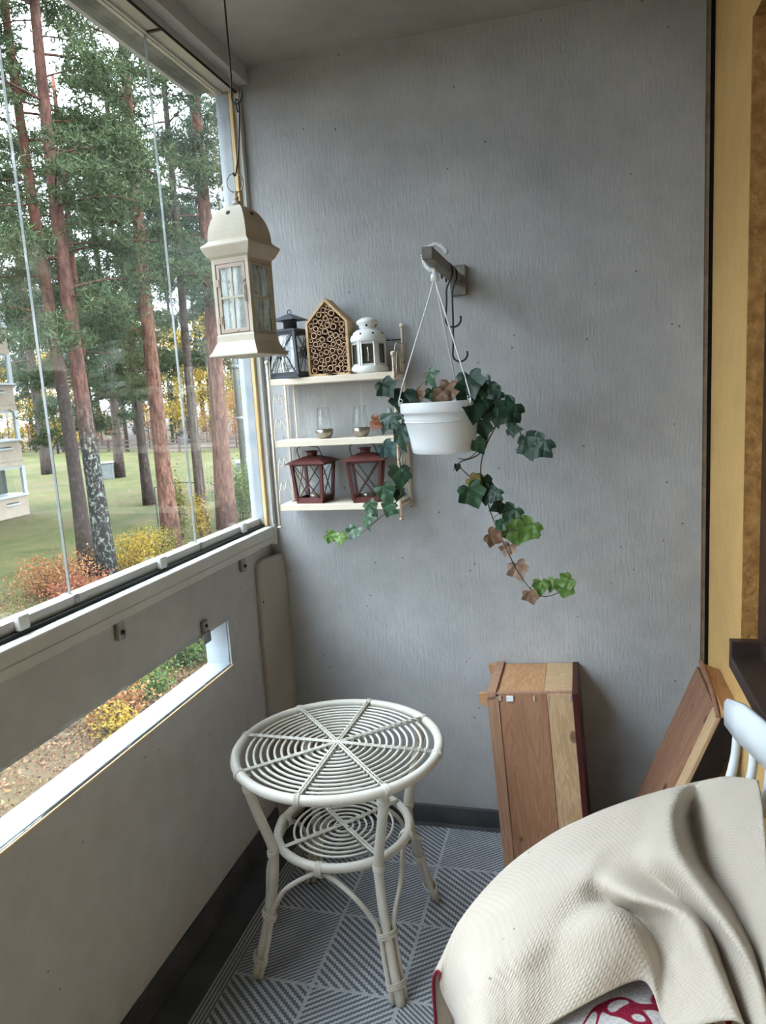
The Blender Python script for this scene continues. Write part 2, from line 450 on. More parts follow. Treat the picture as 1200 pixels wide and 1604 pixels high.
def towel_material():
    t = NT('patterned_fleece')
    v = t.coord('Object')
    w = t.n('ShaderNodeTexNoise')
    w.inputs['Scale'].default_value = 8.5
    w.inputs['Detail'].default_value = 0.4
    w.inputs['Distortion'].default_value = 1.6
    t.l(v, w.inputs['Vector'])
    band = t.ramp(w.outputs['Fac'], [(0.0, (0, 0, 0, 1)), (0.545, (0, 0, 0, 1)), (0.555, (1, 1, 1, 1)), (0.60, (1, 1, 1, 1)), (0.61, (0, 0, 0, 1))])
    blob = t.ramp(t.noise(v, 11, 0, 0.5, 0.6), [(0.60, (0, 0, 0, 1)), (0.615, (1, 1, 1, 1))])
    m = t.math('MAXIMUM', band, blob)
    fine = t.noise(v, 220, 3)
    g = t.ramp(fine, [(0.3, srgb(164, 160, 160)), (0.7, srgb(196, 192, 190))])
    r = t.ramp(fine, [(0.3, srgb(104, 20, 42)), (0.7, srgb(140, 36, 58))])
    t.base(t.mix(m, g, r), 0.98, 0, 0.1)
    t.bump(fine, 0.5, 0.003)
    MATS['patterned_fleece'] = t.m
towel_material()

# ------------------------------------------------------------------ helpers: meshes and objects
class MB:
    def __init__(s):
        s.v, s.f = [], []
    def add(s, vs, fs):
        o = len(s.v)
        s.v += [tuple(p) for p in vs]
        s.f += [tuple(i + o for i in f) for f in fs]
        return s
    def box(s, x0, x1, y0, y1, z0, z1, M=None):
        vs = [Vector((x, y, z)) for z in (z0, z1) for y in (y0, y1) for x in (x0, x1)]
        if M is not None:
            vs = [M @ p for p in vs]
        return s.add(vs, [(0, 2, 3, 1), (4, 5, 7, 6), (0, 1, 5, 4), (1, 3, 7, 5), (3, 2, 6, 7), (2, 0, 4, 6)])
    def beam(s, p, q, w, h, up=(0, 0, 1)):
        p, q = Vector(p), Vector(q)
        d = (q - p).normalized()
        a = d.cross(Vector(up))
        if a.length < 1e-4:
            a = d.cross(Vector((0, 1, 0)))
        a.normalize()
        b = a.cross(d)
        vs = [c + a * (w / 2 * i) + b * (h / 2 * j) for c in (p, q) for j in (-1, 1) for i in (-1, 1)]
        return s.add(vs, [(0, 2, 3, 1), (4, 5, 7, 6), (0, 1, 5, 4), (1, 3, 7, 5), (3, 2, 6, 7), (2, 0, 4, 6)])
    def tube(s, pts, r, n=8, closed=False):
        pts = [Vector(p) for p in pts]
        m = len(pts)
        rs = r if isinstance(r, (list, tuple)) else [r] * m
        tan = []
        for i in range(m):
            if closed:
                t = pts[(i + 1) % m] - pts[i - 1]
            else:
                t = pts[min(i + 1, m - 1)] - pts[max(i - 1, 0)]
            tan.append(t.normalized() if t.length > 1e-9 else Vector((0, 0, 1)))
        ref = Vector((0, 0, 1)) if abs(tan[0].z) < 0.9 else Vector((1, 0, 0))
        nrm = (ref - tan[0] * ref.dot(tan[0])).normalized()
        vs = []
        for i in range(m):
            nrm = nrm - tan[i] * nrm.dot(tan[i])
            nrm = nrm.normalized() if nrm.length > 1e-6 else tan[i].orthogonal().normalized()
            b = tan[i].cross(nrm)
            for k in range(n):
                a = 2 * PI * k / n
                vs.append(pts[i] + (nrm * math.cos(a) + b * math.sin(a)) * rs[i])
        fs = []
        for i in range(m if closed else m - 1):
            j = (i + 1) % m
            for k in range(n):
                k2 = (k + 1) % n
                fs.append((i * n + k, i * n + k2, j * n + k2, j * n + k))
        if not closed:
            fs.append(tuple(reversed(range(n))))
            fs.append(tuple((m - 1) * n + k for k in range(n)))
        return s.add(vs, fs)
    def lathe(s, prof, n=24, c=(0, 0, 0), phase=0.0, closed=False):
        vs, fs = [], []
        for (r, z) in prof:
            for k in range(n):
                a = phase + 2 * PI * k / n
                vs.append((c[0] + r * math.cos(a), c[1] + r * math.sin(a), c[2] + z))
        m = len(prof)
        for i in range(m if closed else m - 1):
            j = (i + 1) % m
            for k in range(n):
                k2 = (k + 1) % n
                fs.append((i * n + k, i * n + k2, j * n + k2, j * n + k))
        if not closed:
            if prof[0][0] > 1e-6:
                fs.append(tuple(reversed(range(n))))
            if prof[-1][0] > 1e-6:
                fs.append(tuple((m - 1) * n + k for k in range(n)))
        return s.add(vs, fs)
    def square(s, prof, c=(0, 0, 0)):
        return s.lathe([(r * math.sqrt(2), z) for r, z in prof], 4, c, PI / 4)
    def ball(s, c, r, n=10, m=7):
        return s.lathe([(max(r * math.sin(PI * i / m), 1e-5), -r * math.cos(PI * i / m)) for i in range(m + 1)], n, c)
    def ring(s, c, R_, r, N=48, n=8, axis='z'):
        pts = []
        for i in range(N):
            a = 2 * PI * i / N
            ca, sa = R_ * math.cos(a), R_ * math.sin(a)
            pts.append({'z': (c[0] + ca, c[1] + sa, c[2]), 'y': (c[0] + ca, c[1], c[2] + sa), 'x': (c[0], c[1] + ca, c[2] + sa)}[axis])
        return s.tube(pts, r, n, True)
    def prism(s, poly, d, M=None):
        """polygon in the xz plane, thickness d along y"""
        n = len(poly)
        vs = [Vector((x, 0, z)) for x, z in poly] + [Vector((x, d, z)) for x, z in poly]
        if M is not None:
            vs = [M @ p for p in vs]
        fs = [tuple(range(n)), tuple(reversed(range(n, 2 * n)))]
        for i in range(n):
            j = (i + 1) % n
            fs.append((j, i, i + n, j + n))
        return s.add(vs, fs)
    def mesh(s, name):
        me = bpy.data.meshes.new(name)
        me.from_pydata(s.v, [], s.f)
        bm = bmesh.new()
        bm.from_mesh(me)
        bmesh.ops.remove_doubles(bm, verts=bm.verts, dist=1e-6)
        bmesh.ops.recalc_face_normals(bm, faces=bm.faces)
        bm.to_mesh(me)
        bm.free()
        return me
    def build(s, name, mat, parent=None, smooth=False, bevel=0.0):
        me = s.mesh(name)
        return link(name, me, mat, parent, smooth, bevel)

def link(name, me, mat, parent=None, smooth=False, bevel=0.0):
    o = bpy.data.objects.new(name, me)
    COL.objects.link(o)
    if mat and not me.materials:
        me.materials.append(MATS[mat])
    if smooth:
        for p in me.polygons:
            p.use_smooth = True
    if parent is not None:
        o.parent = parent
    if bevel:
        b = o.modifiers.new('bevel', 'BEVEL')
        b.width = bevel
        b.segments = 2
        b.limit_method = 'ANGLE'
    return o

def tag(o, label, cat, group=None, kind=None):
    o['label'] = label
    o['category'] = cat
    if group:
        o['group'] = group
    if kind:
        o['kind'] = kind
    return o

def thing(name, label, cat, loc=(0, 0, 0), rz=0.0, group=None, rot=None):
    o = bpy.data.objects.new(name, None)
    o.empty_display_size = 0.05
    COL.objects.link(o)
    o.location = loc
    o.rotation_euler = rot if rot else (0, 0, rz)
    return tag(o, label, cat, group)

def struct(o, label=None):
    o['kind'] = 'structure'
    if label:
        o['label'] = label
    return o

def copy_tree(o, parent=None):
    c = o.copy()
    COL.objects.link(c)
    c.parent = parent
    for ch in list(o.children):
        copy_tree(ch, c)
    return c

def crom(pts, k=6, closed=False):
    """Catmull-Rom through 3D points"""
    P = [Vector(p) for p in pts]
    n = len(P)
    out = []
    for i in range(n if closed else n - 1):
        if closed:
            a, b, c, d = P[i - 1], P[i], P[(i + 1) % n], P[(i + 2) % n]
        else:
            a, b, c, d = P[max(i - 1, 0)], P[i], P[i + 1], P[min(i + 2, n - 1)]
        for j in range(k):
            t = j / k
            out.append(0.5 * (2 * b + (c - a) * t + (2 * a - 5 * b + 4 * c - d) * t * t + (3 * b - a - 3 * c + d) * t ** 3))
    if not closed:
        out.append(P[-1])
    return out

def fast_mesh(name, V, nper):
    """many separate polygons with nper corners each, from an (N*nper, 3) array"""
    me = bpy.data.meshes.new(name)
    nv = len(V)
    nf = nv // nper
    me.vertices.add(nv)
    me.vertices.foreach_set('co', np.ascontiguousarray(V, dtype=np.float32).ravel())
    me.loops.add(nv)
    me.loops.foreach_set('vertex_index', np.arange(nv, dtype=np.int32))
    me.polygons.add(nf)
    me.polygons.foreach_set('loop_start', np.arange(0, nv, nper, dtype=np.int32))
    me.polygons.foreach_set('loop_total', np.full(nf, nper, dtype=np.int32))
    me.update()
    me.validate()
    return me

# ================================================================== THE ROOM
D = 2.23          # end wall
XL = -1.01        # parapet, inner face
XG = -1.04        # glazing plane
XR = 0.362        # house wall
YB = -1.7         # back end of the balcony, behind the viewer
ZC = 2.445

# floor slab
struct(MB().box(-1.09, 1.3, YB, D + 0.1, -0.12, 0).build('floor', 'dark_floor_paint'), 'dark grey painted concrete balcony floor')
struct(MB().box(-1.16, 1.3, YB - 0.1, D + 0.16, ZC, ZC + 0.16).build('ceiling', 'ceiling_concrete'), 'grey concrete balcony ceiling')
we = struct(MB().box(-1.03, 0.338, D, D + 0.16, -0.12, ZC).build('wall_end', 'grey_comb_concrete'), 'grey combed concrete end wall')
MB().box(-1.05, -1.03, D - 0.012, D + 0.16, -0.6, ZC).build('outer_wall_edge', 'white_outdoor_paint', we)
struct(MB().box(-1.09, 1.3, YB - 0.1, YB, -0.12, ZC).build('wall_back', 'grey_comb_concrete'))
struct(MB().box(-0.955, 0.338, D - 0.012, D, 0.0, 0.062).build('baseboard_end', 'dark_floor_paint', bevel=0.003), 'dark grey painted skirting along the end wall')
struct(MB().box(XL, XL + 0.012, YB, D - 0.012, 0.0, 0.085).build('baseboard_left', 'dark_floor_paint', bevel=0.003), 'dark grey painted skirting along the parapet')
struct(MB().box(0.338, 0.350, D + 0.004, D + 0.03, -0.02, ZC).build('trim_1', 'joint_strip'), 'brownish sealant strip in the wall corner')
struct(MB().box(0.350, 0.40, D + 0.012, D + 0.04, -0.02, ZC).build('trim_2', 'joint_black'), 'black gap in the wall corner')

# house wall on the right, with a window niche
ZS, ZT, YN = 0.745, 2.16, 1.795
wr = MB()
wr.box(XR, 0.62, YN, D + 0.02, -0.02, ZC)
wr.box(XR, 0.62, YB, YN, -0.02, ZS)
wr.box(XR, 0.62, YB, YN, ZT, ZC)
wr.box(XR, 0.62, YB, 0.2, ZS, ZT)
wro = struct(wr.build('wall_right', 'yellow_plaster'), 'yellow plastered house wall')
e = MB()
random.seed(3)
zz = np.linspace(ZS + 0.02, ZT, 90)
for sgn in (0,):
    pts = []
    prof = [random.uniform(-0.0035, 0.002) for _ in zz]
    vs, fs = [], []
    for i, z in enumerate(zz):
        vs += [(XR - 0.001, YN + 0.004 + prof[i], z), (XR - 0.001 + prof[i] * 0.3, YN - 0.0015, z), (0.40, YN - 0.0015, z)]
        if i:
            a = 3 * (i - 1)
            fs += [(a, a + 1, a + 4, a + 3), (a + 1, a + 2, a + 5, a + 4)]
    e.add(vs, fs)
e.build('rough_reveal', 'rough_plaster_edge', wro)
MB().box(XR + 0.001, 0.40, 0.2, YN, ZT - 0.0015, ZT).build('rough_lintel', 'rough_plaster_edge', wro)

win = struct(MB().box(0.55, 0.58, 0.2, YN, ZS, ZT).build('window_2', 'joint_black'), 'dark brown house window')
for a in ((0.395, 0.47, YN - 0.075, YN - 0.002, ZS + 0.02, ZT - 0.002), (0.395, 0.47, 0.2, 0.27, ZS + 0.02, ZT - 0.002),
          (0.395, 0.47, 0.27, YN - 0.075, ZS + 0.02, ZS + 0.09), (0.395, 0.47, 0.27, YN - 0.075, ZT - 0.075, ZT - 0.002)):
    MB().box(*a).build('window_frame', 'brown_metal', win, bevel=0.004)
MB().box(0.43, 0.436, 0.27, YN - 0.075, ZS + 0.09, ZT - 0.075).build('window_pane', 'dark_window_glass', win)
MB().box(0.384, 0.395, 1.62, 1.665, 1.062, 1.074).build('hinge', 'white_enamel', win, bevel=0.002)
sl = MB()
sl.add([(0.335, y, z) for y, z in ((1.775, 0.752), (1.775, 0.785))] + [(0.335, y, z) for y, z in ((0.2, 0.752), (0.2, 0.785))] +
       [(0.42, 1.775, 0.800), (0.42, 0.2, 0.800), (0.42, 1.775, 0.752), (0.42, 0.2, 0.752)],
       [(0, 1, 3, 2), (1, 4, 5, 3), (0, 6, 4, 1), (2, 3, 5, 7), (0, 2, 7, 6), (4, 6, 7, 5)])
sl.box(0.335, 0.42, 1.765, 1.795, 0.752, 0.822)
sl.build('sill', 'brown_metal', win, bevel=0.002)

# parapet with the long slit
Z0, Z1, Y1 = 0.668, 0.806, 1.882
wl = MB()
XO = -1.085
wl.box(XO, XL, YB, D, -0.12, Z0)
wl.box(XO, XL, YB, D, Z1, 0.965)
wl.box(XO, XL, Y1, D, Z0, Z1)
wl.box(XO, XL, YB, -0.7, Z0, Z1)
wlo = struct(wl.build('wall_left', 'parapet_paint'), 'beige painted parapet wall with a long slit')
rv = MB()
rv.box(XO - 0.004, XL - 0.006, -0.7, Y1, Z0, Z0 + 0.003)
rv.build('slit_sill', 'white_outdoor_paint', wlo)
MB().box(XO - 0.004, XL - 0.006, Y1 - 0.003, Y1, Z0 + 0.003, Z1).build('slit_reveal', 'white_outdoor_paint', wlo)
MB().box(XL - 0.004, XL + 0.004, -0.7, Y1 + 0.003, Z0 - 0.004, Z0).build('slit_edge', 'pine_strip', wlo)
w3 = struct(MB().box(XL + 0.001, XL + 0.006, -0.7, Y1 + 0.02, Z0 + 0.006, Z1 + 0.012).build('window_3', 'window_glass'), 'long narrow glass strip over the parapet slit')

# sill beam and glazing rails
s1 = struct(MB().box(-1.085, -0.985, YB, D - 0.02, 0.972, 1.028).build('trim_3', 'white_enamel', bevel=0.004), 'pale metal sill beam along the parapet top')
MB().box(-1.0, -0.981, D - 0.02, D - 0.004, 0.965, 1.034).build('end_cap', 'white_enamel', s1, bevel=0.002)
MB().box(-1.075, -1.012, YB, D - 0.02, 1.028, 1.036).build('gasket', 'black_rubber', s1)
MB().box(-0.988, -0.9835, YB, D - 0.022, 0.993, 0.9955).build('groove', 'aluminium', s1)
g1 = struct(MB().box(-1.16, -0.958, YB, D, 2.396, ZC).build('trim_4', 'parapet_paint'), 'painted concrete beam above the glazing')
MB().box(-1.06, -0.990, YB, D, 2.372, 2.396).build('head_rail', 'aluminium', g1, bevel=0.002)
MB().box(-0.993, -0.9885, YB, D, 2.368, 2.373).build('gasket', 'black_rubber', g1)
MB().box(-1.046, -1.032, YB, D, 2.366, 2.372).build('track', 'white_enamel', g1)
MB().box(-1.125, -1.062, YB, D - 0.03, 2.377, 2.396).build('outer_lintel', 'slab_concrete', g1, bevel=0.004)

# corner post: white frame and pine strip
pc = struct(MB().box(-1.055, -1.012, D - 0.034, D - 0.014, 1.03, 2.372).build('trim_5', 'white_outdoor_paint', bevel=0.002), 'white frame at the glazing corner')
MB().box(-1.012, -1.001, D - 0.034, D, 1.03, 2.372).build('pine_strip', 'pine_strip', pc, bevel=0.001)
MB().box(-1.001, -0.985, D - 0.02, D, 1.03, 2.372).build('frame_strip', 'white_enamel', pc, bevel=0.001)

# frameless panes
win1 = struct(MB().box(XG - 0.018, XG + 0.016, YB, D - 0.036, 1.034, 1.058).build('window_1', 'aluminium', bevel=0.002), 'frameless sliding balcony glazing')
joints = [D - 0.036, 1.795, 1.265, 0.735, 0.205, -0.325, -0.855, -1.385]
for a, b in zip(joints[1:], joints[:-1]):
    MB().box(XG - 0.003, XG + 0.003, a + 0.0012, b - 0.0012, 1.058, 2.366).build('glass_pane', 'window_glass', win1)
    if b < 2:
        MB().box(XG - 0.0032, XG + 0.0032, b - 0.0008, b + 0.0008, 1.058, 2.366).build('joint_seal', 'seal_grey', win1)
        MB().box(XG + 0.008, XG + 0.046, b - 0.004, b + 0.004, 2.368, 2.372).build('hinge_cap', 'brown_metal', win1)
        MB().box(XG - 0.019, XG + 0.018, b - 0.008, b + 0.008, 1.034, 1.06).build('corner_fitting', 'steel', win1, bevel=0.002)
for y in (1.10, 1.585, 2.055, 0.57, 0.04):
    MB().box(XG + 0.014, XG + 0.028, y - 0.014, y + 0.014, 1.036, 1.066).build('pane_clip', 'white_enamel', win1, bevel=0.003)

# brackets under the sill beam
for i, (y, lab) in enumerate(((1.365, 'small steel bracket under the sill beam, left one, above the slit'), (1.995, 'small steel bracket under the sill beam near the corner cover'))):
    b = thing('sill_bracket', lab, 'bracket', (XL, y, 0.925), group='brackets under the sill beam')
    MB().box(0.0, 0.014, -0.013, 0.013, 0.0, 0.047).build('plate', 'steel', b, bevel=0.004)
    MB().lathe([(0.0055, 0), (0.0055, 0.004), (0.004, 0.006)], 10, (0, 0, 0)).build('screw', 'wire_black', b)
    sc = b.children[-1]
    sc.rotation_euler = (0, PI / 2, 0)
    sc.location = (0.0135, 0, 0.018)
b = thing('glass_clip', 'small metal clip holding the slit glass at its upper edge', 'clip', (XL, 1.735, 0.80))
MB().box(0.0, 0.011, -0.014, 0.014, 0.020, 0.052).build('plate', 'steel', b, bevel=0.003)
MB().box(0.006, 0.014, -0.019, 0.019, -0.012, 0.020).build('jaw', 'steel', b, bevel=0.003)
MB().ball((0.012, 0, 0.037), 0.005).build('screw', 'wire_black', b, True)

# corner cover with rounded top
cv = MB()
prof = [(-1.009, 2.085), (-0.996, 2.083), (-0.990, 2.092), (-0.980, 2.150), (-0.970, 2.192), (-0.963, 2.206), (-0.961, 2.228)]
n = len(prof)
lv = [(0.0, 0.0), (0.895, 0.0), (0.915, 0.003), (0.928, 0.010), (0.933, 0.022)]
vs, fs = [], []
for (z, ins) in lv:
    for i, (x, y) in enumerate(prof):
        k = 1 - ins / 0.09
        vs.append((-1.009 + (x + 1.009) * k, 2.228 + (y - 2.228) * k, z))
for j in range(len(lv) - 1):
    for i in range(n - 1):
        fs.append((j * n + i, j * n + i + 1, (j + 1) * n + i + 1, (j + 1) * n + i))
fs.append(tuple((len(lv) - 1) * n + i for i in range(n)))
cv.add(vs, fs)
cvo = tag(cv.build('pipe_cover', 'cover_plastic', None, False, 0.003), 'tall beige corner cover below the sill beam end', 'cover')
MB().ball((-0.992, 2.094, 0.80), 0.004).build('screw', 'wire_black', cvo)

# rug
rg = MB()
rg.box(-0.912, 0.30, -0.6, 2.188, 0.0, 0.005)
tag(rg.build('woven_rug', 'woven_rug', None, False, 0.002), 'grey and white woven plastic rug of striped squares', 'rug')

# ================================================================== THE THINGS
def coil(p, ax, rad, r, turns=4, pitch=None, n=6):
    p, ax = Vector(p), Vector(ax).normalized()
    a = ax.orthogonal().normalized()
    b = ax.cross(a)
    pitch = pitch or r * 2.0
    N = turns * 14
    pts = [p + ax * (pitch * (i / 14 - turns / 2)) + (a * math.cos(2 * PI * i / 14) + b * math.sin(2 * PI * i / 14)) * rad for i in range(N + 1)]
    return MB().tube(pts, r, n)

# ---------------------------------------------------------------- rattan table
def rattan_table():
    cx, cy = -0.612, 1.66
    t = thing('rattan_table', 'round white rattan side table with a lower shelf', 'table', (cx, cy, 0.005), 0)
    m = 'rattan_white'
    zt = 0.545
    MB().ring((0, 0, zt), 0.261, 0.0125, 72, 12).build('rim', m, t, True)
    nr = 13
    for i in range(nr):
        rr = 0.022 + (0.232 - 0.022) * i / (nr - 1)
        MB().ring((0, 0, zt + 0.002), rr, 0.0036, 28 + 3 * i, 6).build('cane_ring', m, t, True)
    a0 = R(-47)
    for k in range(4):
        a = a0 + k * PI / 4
        d = Vector((math.cos(a), math.sin(a), 0))
        p = Vector((-d.y, d.x, 0))
        s = MB()
        for off in (-0.0033, 0.0033):
            s.tube([d * (-0.258) + p * off + Vector((0, 0, zt + 0.0085)), p * off + Vector((0, 0, zt + 0.0105)), d * 0.258 + p * off + Vector((0, 0, zt + 0.0085))], 0.0026, 6)
        so = s.build('spoke', m, t, True)
        # lashings: one loop over every crossing with a cane ring
        w = MB()
        for i in range(nr):
            rr = 0.022 + (0.232 - 0.022) * i / (nr - 1)
            for sg in (-1, 1):
                c = d * (rr * sg) + Vector((0, 0, zt + 0.005))
                w.tube([c - p * 0.007 + d * 0.004 + Vector((0, 0, -0.005)), c - p * 0.006 + d * 0.002 + Vector((0, 0, 0.006)), c + p * 0.006 - d * 0.002 + Vector((0, 0, 0.006)), c + p * 0.007 - d * 0.004 + Vector((0, 0, -0.005))], 0.0016, 5)
        w.build('lashing', m, so, True)['kind'] = 'stuff'
        for sg in (-1, 1):
            tg = Vector((-d.y, d.x, 0))
            coil(d * (0.261 * sg) + Vector((0, 0, zt)), tg, 0.0137, 0.0017, 4).build('rim_binding', m, t, True)
    # lower shelf
    zs = 0.318
    MB().ring((0, 0, zs), 0.172, 0.0115, 56, 10).build('shelf_rim', m, t, True)
    for i in range(7):
        rr = 0.025 + 0.105 * i / 6
        MB().ring((0, 0, zs + 0.001), rr, 0.0032, 30 + 3 * i, 6).build('shelf_cane_ring', m, t, True)
    for k in range(2):
        a = a0 + R(4) + k * PI / 2
        d = Vector((math.cos(a), math.sin(a), 0))
        p = Vector((-d.y, d.x, 0))
        s = MB()
        for off in (-0.0033, 0.0033):
            s.tube([d * (-0.172) + p * off + Vector((0, 0, zs + 0.011)), p * off + Vector((0, 0, zs + 0.008)), d * 0.172 + p * off + Vector((0, 0, zs + 0.011))], 0.0028, 6)
        so = s.build('shelf_spoke', m, t, True)
        w = MB()
        for i in range(7):
            rr = 0.025 + 0.105 * i / 6
            for sg in (-1, 1):
                c = d * (rr * sg) + Vector((0, 0, zs + 0.004))
                w.tube([c - p * 0.007 + Vector((0, 0, -0.004)), c - p * 0.005 + Vector((0, 0, 0.008)), c + p * 0.005 + Vector((0, 0, 0.008)), c + p * 0.007 + Vector((0, 0, -0.004))], 0.0016, 5)
        w.build('lashing', m, so, True)['kind'] = 'stuff'
    # legs, braces and bindings
    for k in range(4):
        a = a0 + k * PI / 2
        d = Vector((math.cos(a), math.sin(a), 0))
        tg = Vector((-d.y, d.x, 0))
        def at(r_, z, o=0.0):
            return d * r_ + tg * o + Vector((0, 0, z))
        path = crom([at(0.247, 0.536), at(0.243, 0.50), at(0.222, 0.42), at(0.197, 0.335), at(0.196, 0.28), at(0.208, 0.20), at(0.236, 0.10), at(0.268, 0.0)], 5)
        MB().tube(path, 0.0125, 10).build('leg', m, t, True)
        coil(at(0.196, 0.315), (0, 0, 1), 0.0137, 0.0018, 4).build('leg_binding', m, t, True)
        coil(at(0.243, 0.508), at(0.243, 0.50) - at(0.247, 0.536), 0.0137, 0.0018, 5).build('leg_binding', m, t, True)
        ax = at(0.268, 0.0) - at(0.236, 0.10)
        for rr, z in ((0.2195, 0.155), (0.2525, 0.045)):
            b = MB()
            q = at(rr, z)
            axn = ax.normalized()
            for turn in range(4):
                pts = []
                for i in range(20):
                    u = 2 * PI * i / 20
                    pts.append(q + tg * (0.0255 * math.cos(u)) + axn.cross(tg).normalized() * (0.0155 * math.sin(u)) + axn * ((turn - 1.5) * 0.0042))
                b.tube(pts, 0.0019, 5, True)
            b.build('leg_binding', m, t, True)
        # brace: from this leg's foot, up beside it, over in an arch under the shelf rim, down to the next leg
        a2 = a + PI / 2
        d2 = Vector((math.cos(a2), math.sin(a2), 0))
        tg2 = Vector((-d2.y, d2.x, 0))
        am = a + PI / 4
        dm = Vector((math.cos(am), math.sin(am), 0))
        def b1(r_, z, o): return d * r_ + tg * o + Vector((0, 0, z))
        def b2(r_, z, o): return d2 * r_ + tg2 * o + Vector((0, 0, z))
        top = dm * 0.168 + Vector((0, 0, 0.2975))
        sd = (d2 * 1.0 - d).normalized()
        arch = crom([b1(0.262, 0.005, 0.0185), b1(0.235, 0.09, 0.0185), b1(0.2195, 0.155, 0.0185), b1(0.21, 0.192, 0.028), (b1(0.19, 0.25, 0.06)), top - sd * 0.03 - Vector((0, 0, 0.008)), top,
                     top + sd * 0.03 - Vector((0, 0, 0.008)), b2(0.19, 0.25, -0.06), b2(0.21, 0.192, -0.028), b2(0.2195, 0.155, -0.0185), b2(0.235, 0.09, -0.0185), b2(0.262, 0.005, -0.0185)], 4)
        MB().tube(arch, 0.0062, 8).build('brace', m, t, True)
        coil(dm * 0.170 + Vector((0, 0, 0.311)), sd, 0.0175, 0.0018, 5).build('brace_binding', m, t, True)
    return t
rattan_table()

# ---------------------------------------------------------------- hanging lantern
def frame_panel(mb, A, B, C_, D_, w, th):
    """four bars round the quad A B C D (bottom-left, bottom-right, top-right, top-left)"""
    for p, q in ((A, B), (B, C_), (C_, D_), (D_, A)):
        mb.beam(p, q, w, th)

def hanging_lantern():
    t = thing('hanging_lantern', 'large antique cream metal lantern with domed roof hanging by the window', 'lantern', (-0.738, 1.60, 1.542), R(-9))
    t.scale = (0.92, 0.92, 1.0)
    m, m2 = 'antique_cream', 'antique_pinkish'
    b = MB()
    b.square([(0.071, 0.0), (0.071, 0.003), (0.066, 0.010), (0.058, 0.026), (0.055, 0.032), (0.055, 0.046), (0.052, 0.050)])
    b.build('base', m, t, bevel=0.0008)
    h0, h1, s = 0.050, 0.215, 0.0485
    for sx in (-1, 1):
        for sy in (-1, 1):
            MB().box(sx * s - 0.005, sx * s + 0.005, sy * s - 0.005, sy * s + 0.005, h0, h1).build('corner_post', m, t, bevel=0.0012)
    hd = MB()
    for sx, sy in ((0, -1), (0, 1), (-1, 0), (1, 0)):
        if sx == 0:
            hd.box(-s, s, sy * s - 0.005, sy * s + 0.005, h1 - 0.012, h1)
        else:
            hd.box(sx * s - 0.005, sx * s + 0.005, -s, s, h1 - 0.012, h1)
    hd.build('head_band', m2, t)
    # door on the front, glazed panels on the other sides
    for k in range(4):
        M = Matrix.Rotation(k * PI / 2, 4, 'Z')
        dn = 'door' if k == 0 else 'side_panel'
        f = MB()
        y0, y1 = -s - 0.004, -s + 0.002
        x0, x1, z0, z1 = -s + 0.007, s - 0.007, h0 + 0.002, h1 - 0.013
        w = 0.0085 if k == 0 else 0.004
        mm = m2 if k == 0 else m
        f.box(x0, x0 + w, y0, y1, z0, z1, M).box(x1 - w, x1, y0, y1, z0, z1, M).box(x0 + w, x1 - w, y0, y1, z0, z0 + w, M).box(x0 + w, x1 - w, y0, y1, z1 - w, z1, M)
        d = f.build(dn, mm, t, bevel=0.0008)
        MB().box(-0.0024, 0.0024, y0 + 0.001, y1 + 0.001, z0 + w, z1 - w, M).build('glazing_bar', m, d)
        zm = (z0 + z1) / 2 + 0.002
        MB().box(x0 + w, x1 - w, y0 + 0.0005, y1 + 0.0005, zm - 0.0024, zm + 0.0024, M).build('glazing_bar', m, d)
        xs = (x0 + w, -0.0024, 0.0024, x1 - w)
        for (xa, xb) in ((xs[0], xs[1]), (xs[2], xs[3])):
            for (za, zb) in ((z0 + w, zm - 0.0024), (zm + 0.0024, z1 - w)):
                MB().box(xa, xb, -s - 0.0015, -s + 0.0005, za, zb, M).build('pane', 'lantern_glass', d)
        if k == 0:
            for z in (z0 + 0.028, z1 - 0.04):
                MB().box(x0 - 0.006, x0 + 0.006, y0 - 0.002, y0, z - 0.008, z + 0.008).build('hinge', m2, d)
            MB().tube([(x1 - 0.003, y0 - 0.003, 0.152), (x1 - 0.003, y0 - 0.006, 0.145), (x1 - 0.001, y0 - 0.004, 0.138), (x1 - 0.003, y0 - 0.006, 0.13), (x1 + 0.001, y0 - 0.004, 0.115)], 0.0022, 6).build('latch', m2, d, True)
    c = MB()
    c.square([(0.053, 0.208), (0.054, 0.214), (0.060, 0.219), (0.067, 0.232), (0.0705, 0.239), (0.0705, 0.242), (0.063, 0.247), (0.056, 0.254)])
    c.build('cornice', m, t, bevel=0.0008)
    dm = MB()
    prof = [(0.056, 0.254)]
    for i in range(1, 13):
        u = i / 12 * PI / 2
        prof.append((max(0.056 * math.cos(u) ** 0.85, 0.008), 0.254 + 0.080 * math.sin(u)))
    dm.square(prof)
    dm.build('dome', m, t)
    for k in range(4):
        a = -PI / 2 + k * PI / 2
        v = MB().lathe([(0.0054, 0), (0.0054, 0.0016)], 12)
        o = v.build('vent_hole', 'black_rubber', t)
        o.rotation_euler = (0, R(52), a)
        o.location = (0.0405 * math.cos(a), 0.0405 * math.sin(a), 0.3115)
    fb = MB()
    fb.lathe([(0.012, 0.334), (0.010, 0.342), (0.004, 0.345)], 12)
    fb.ball((0, 0, 0.350), 0.0065)
    fb.ball((0, 0, 0.361), 0.005)
    fb.build('finial', m2, t, True)
    o = MB().ring((0, 0, 0.383), 0.0205, 0.0014, 36, 6, 'y').build('carry_ring', 'steel', t, True)
    o.rotation_euler = (0, 0, R(20))
    cd = MB().lathe([(0.028, 0.05), (0.028, 0.13), (0.024, 0.133)], 20)
    cd.build('candle', 'white_plastic', t, True)
hanging_lantern()
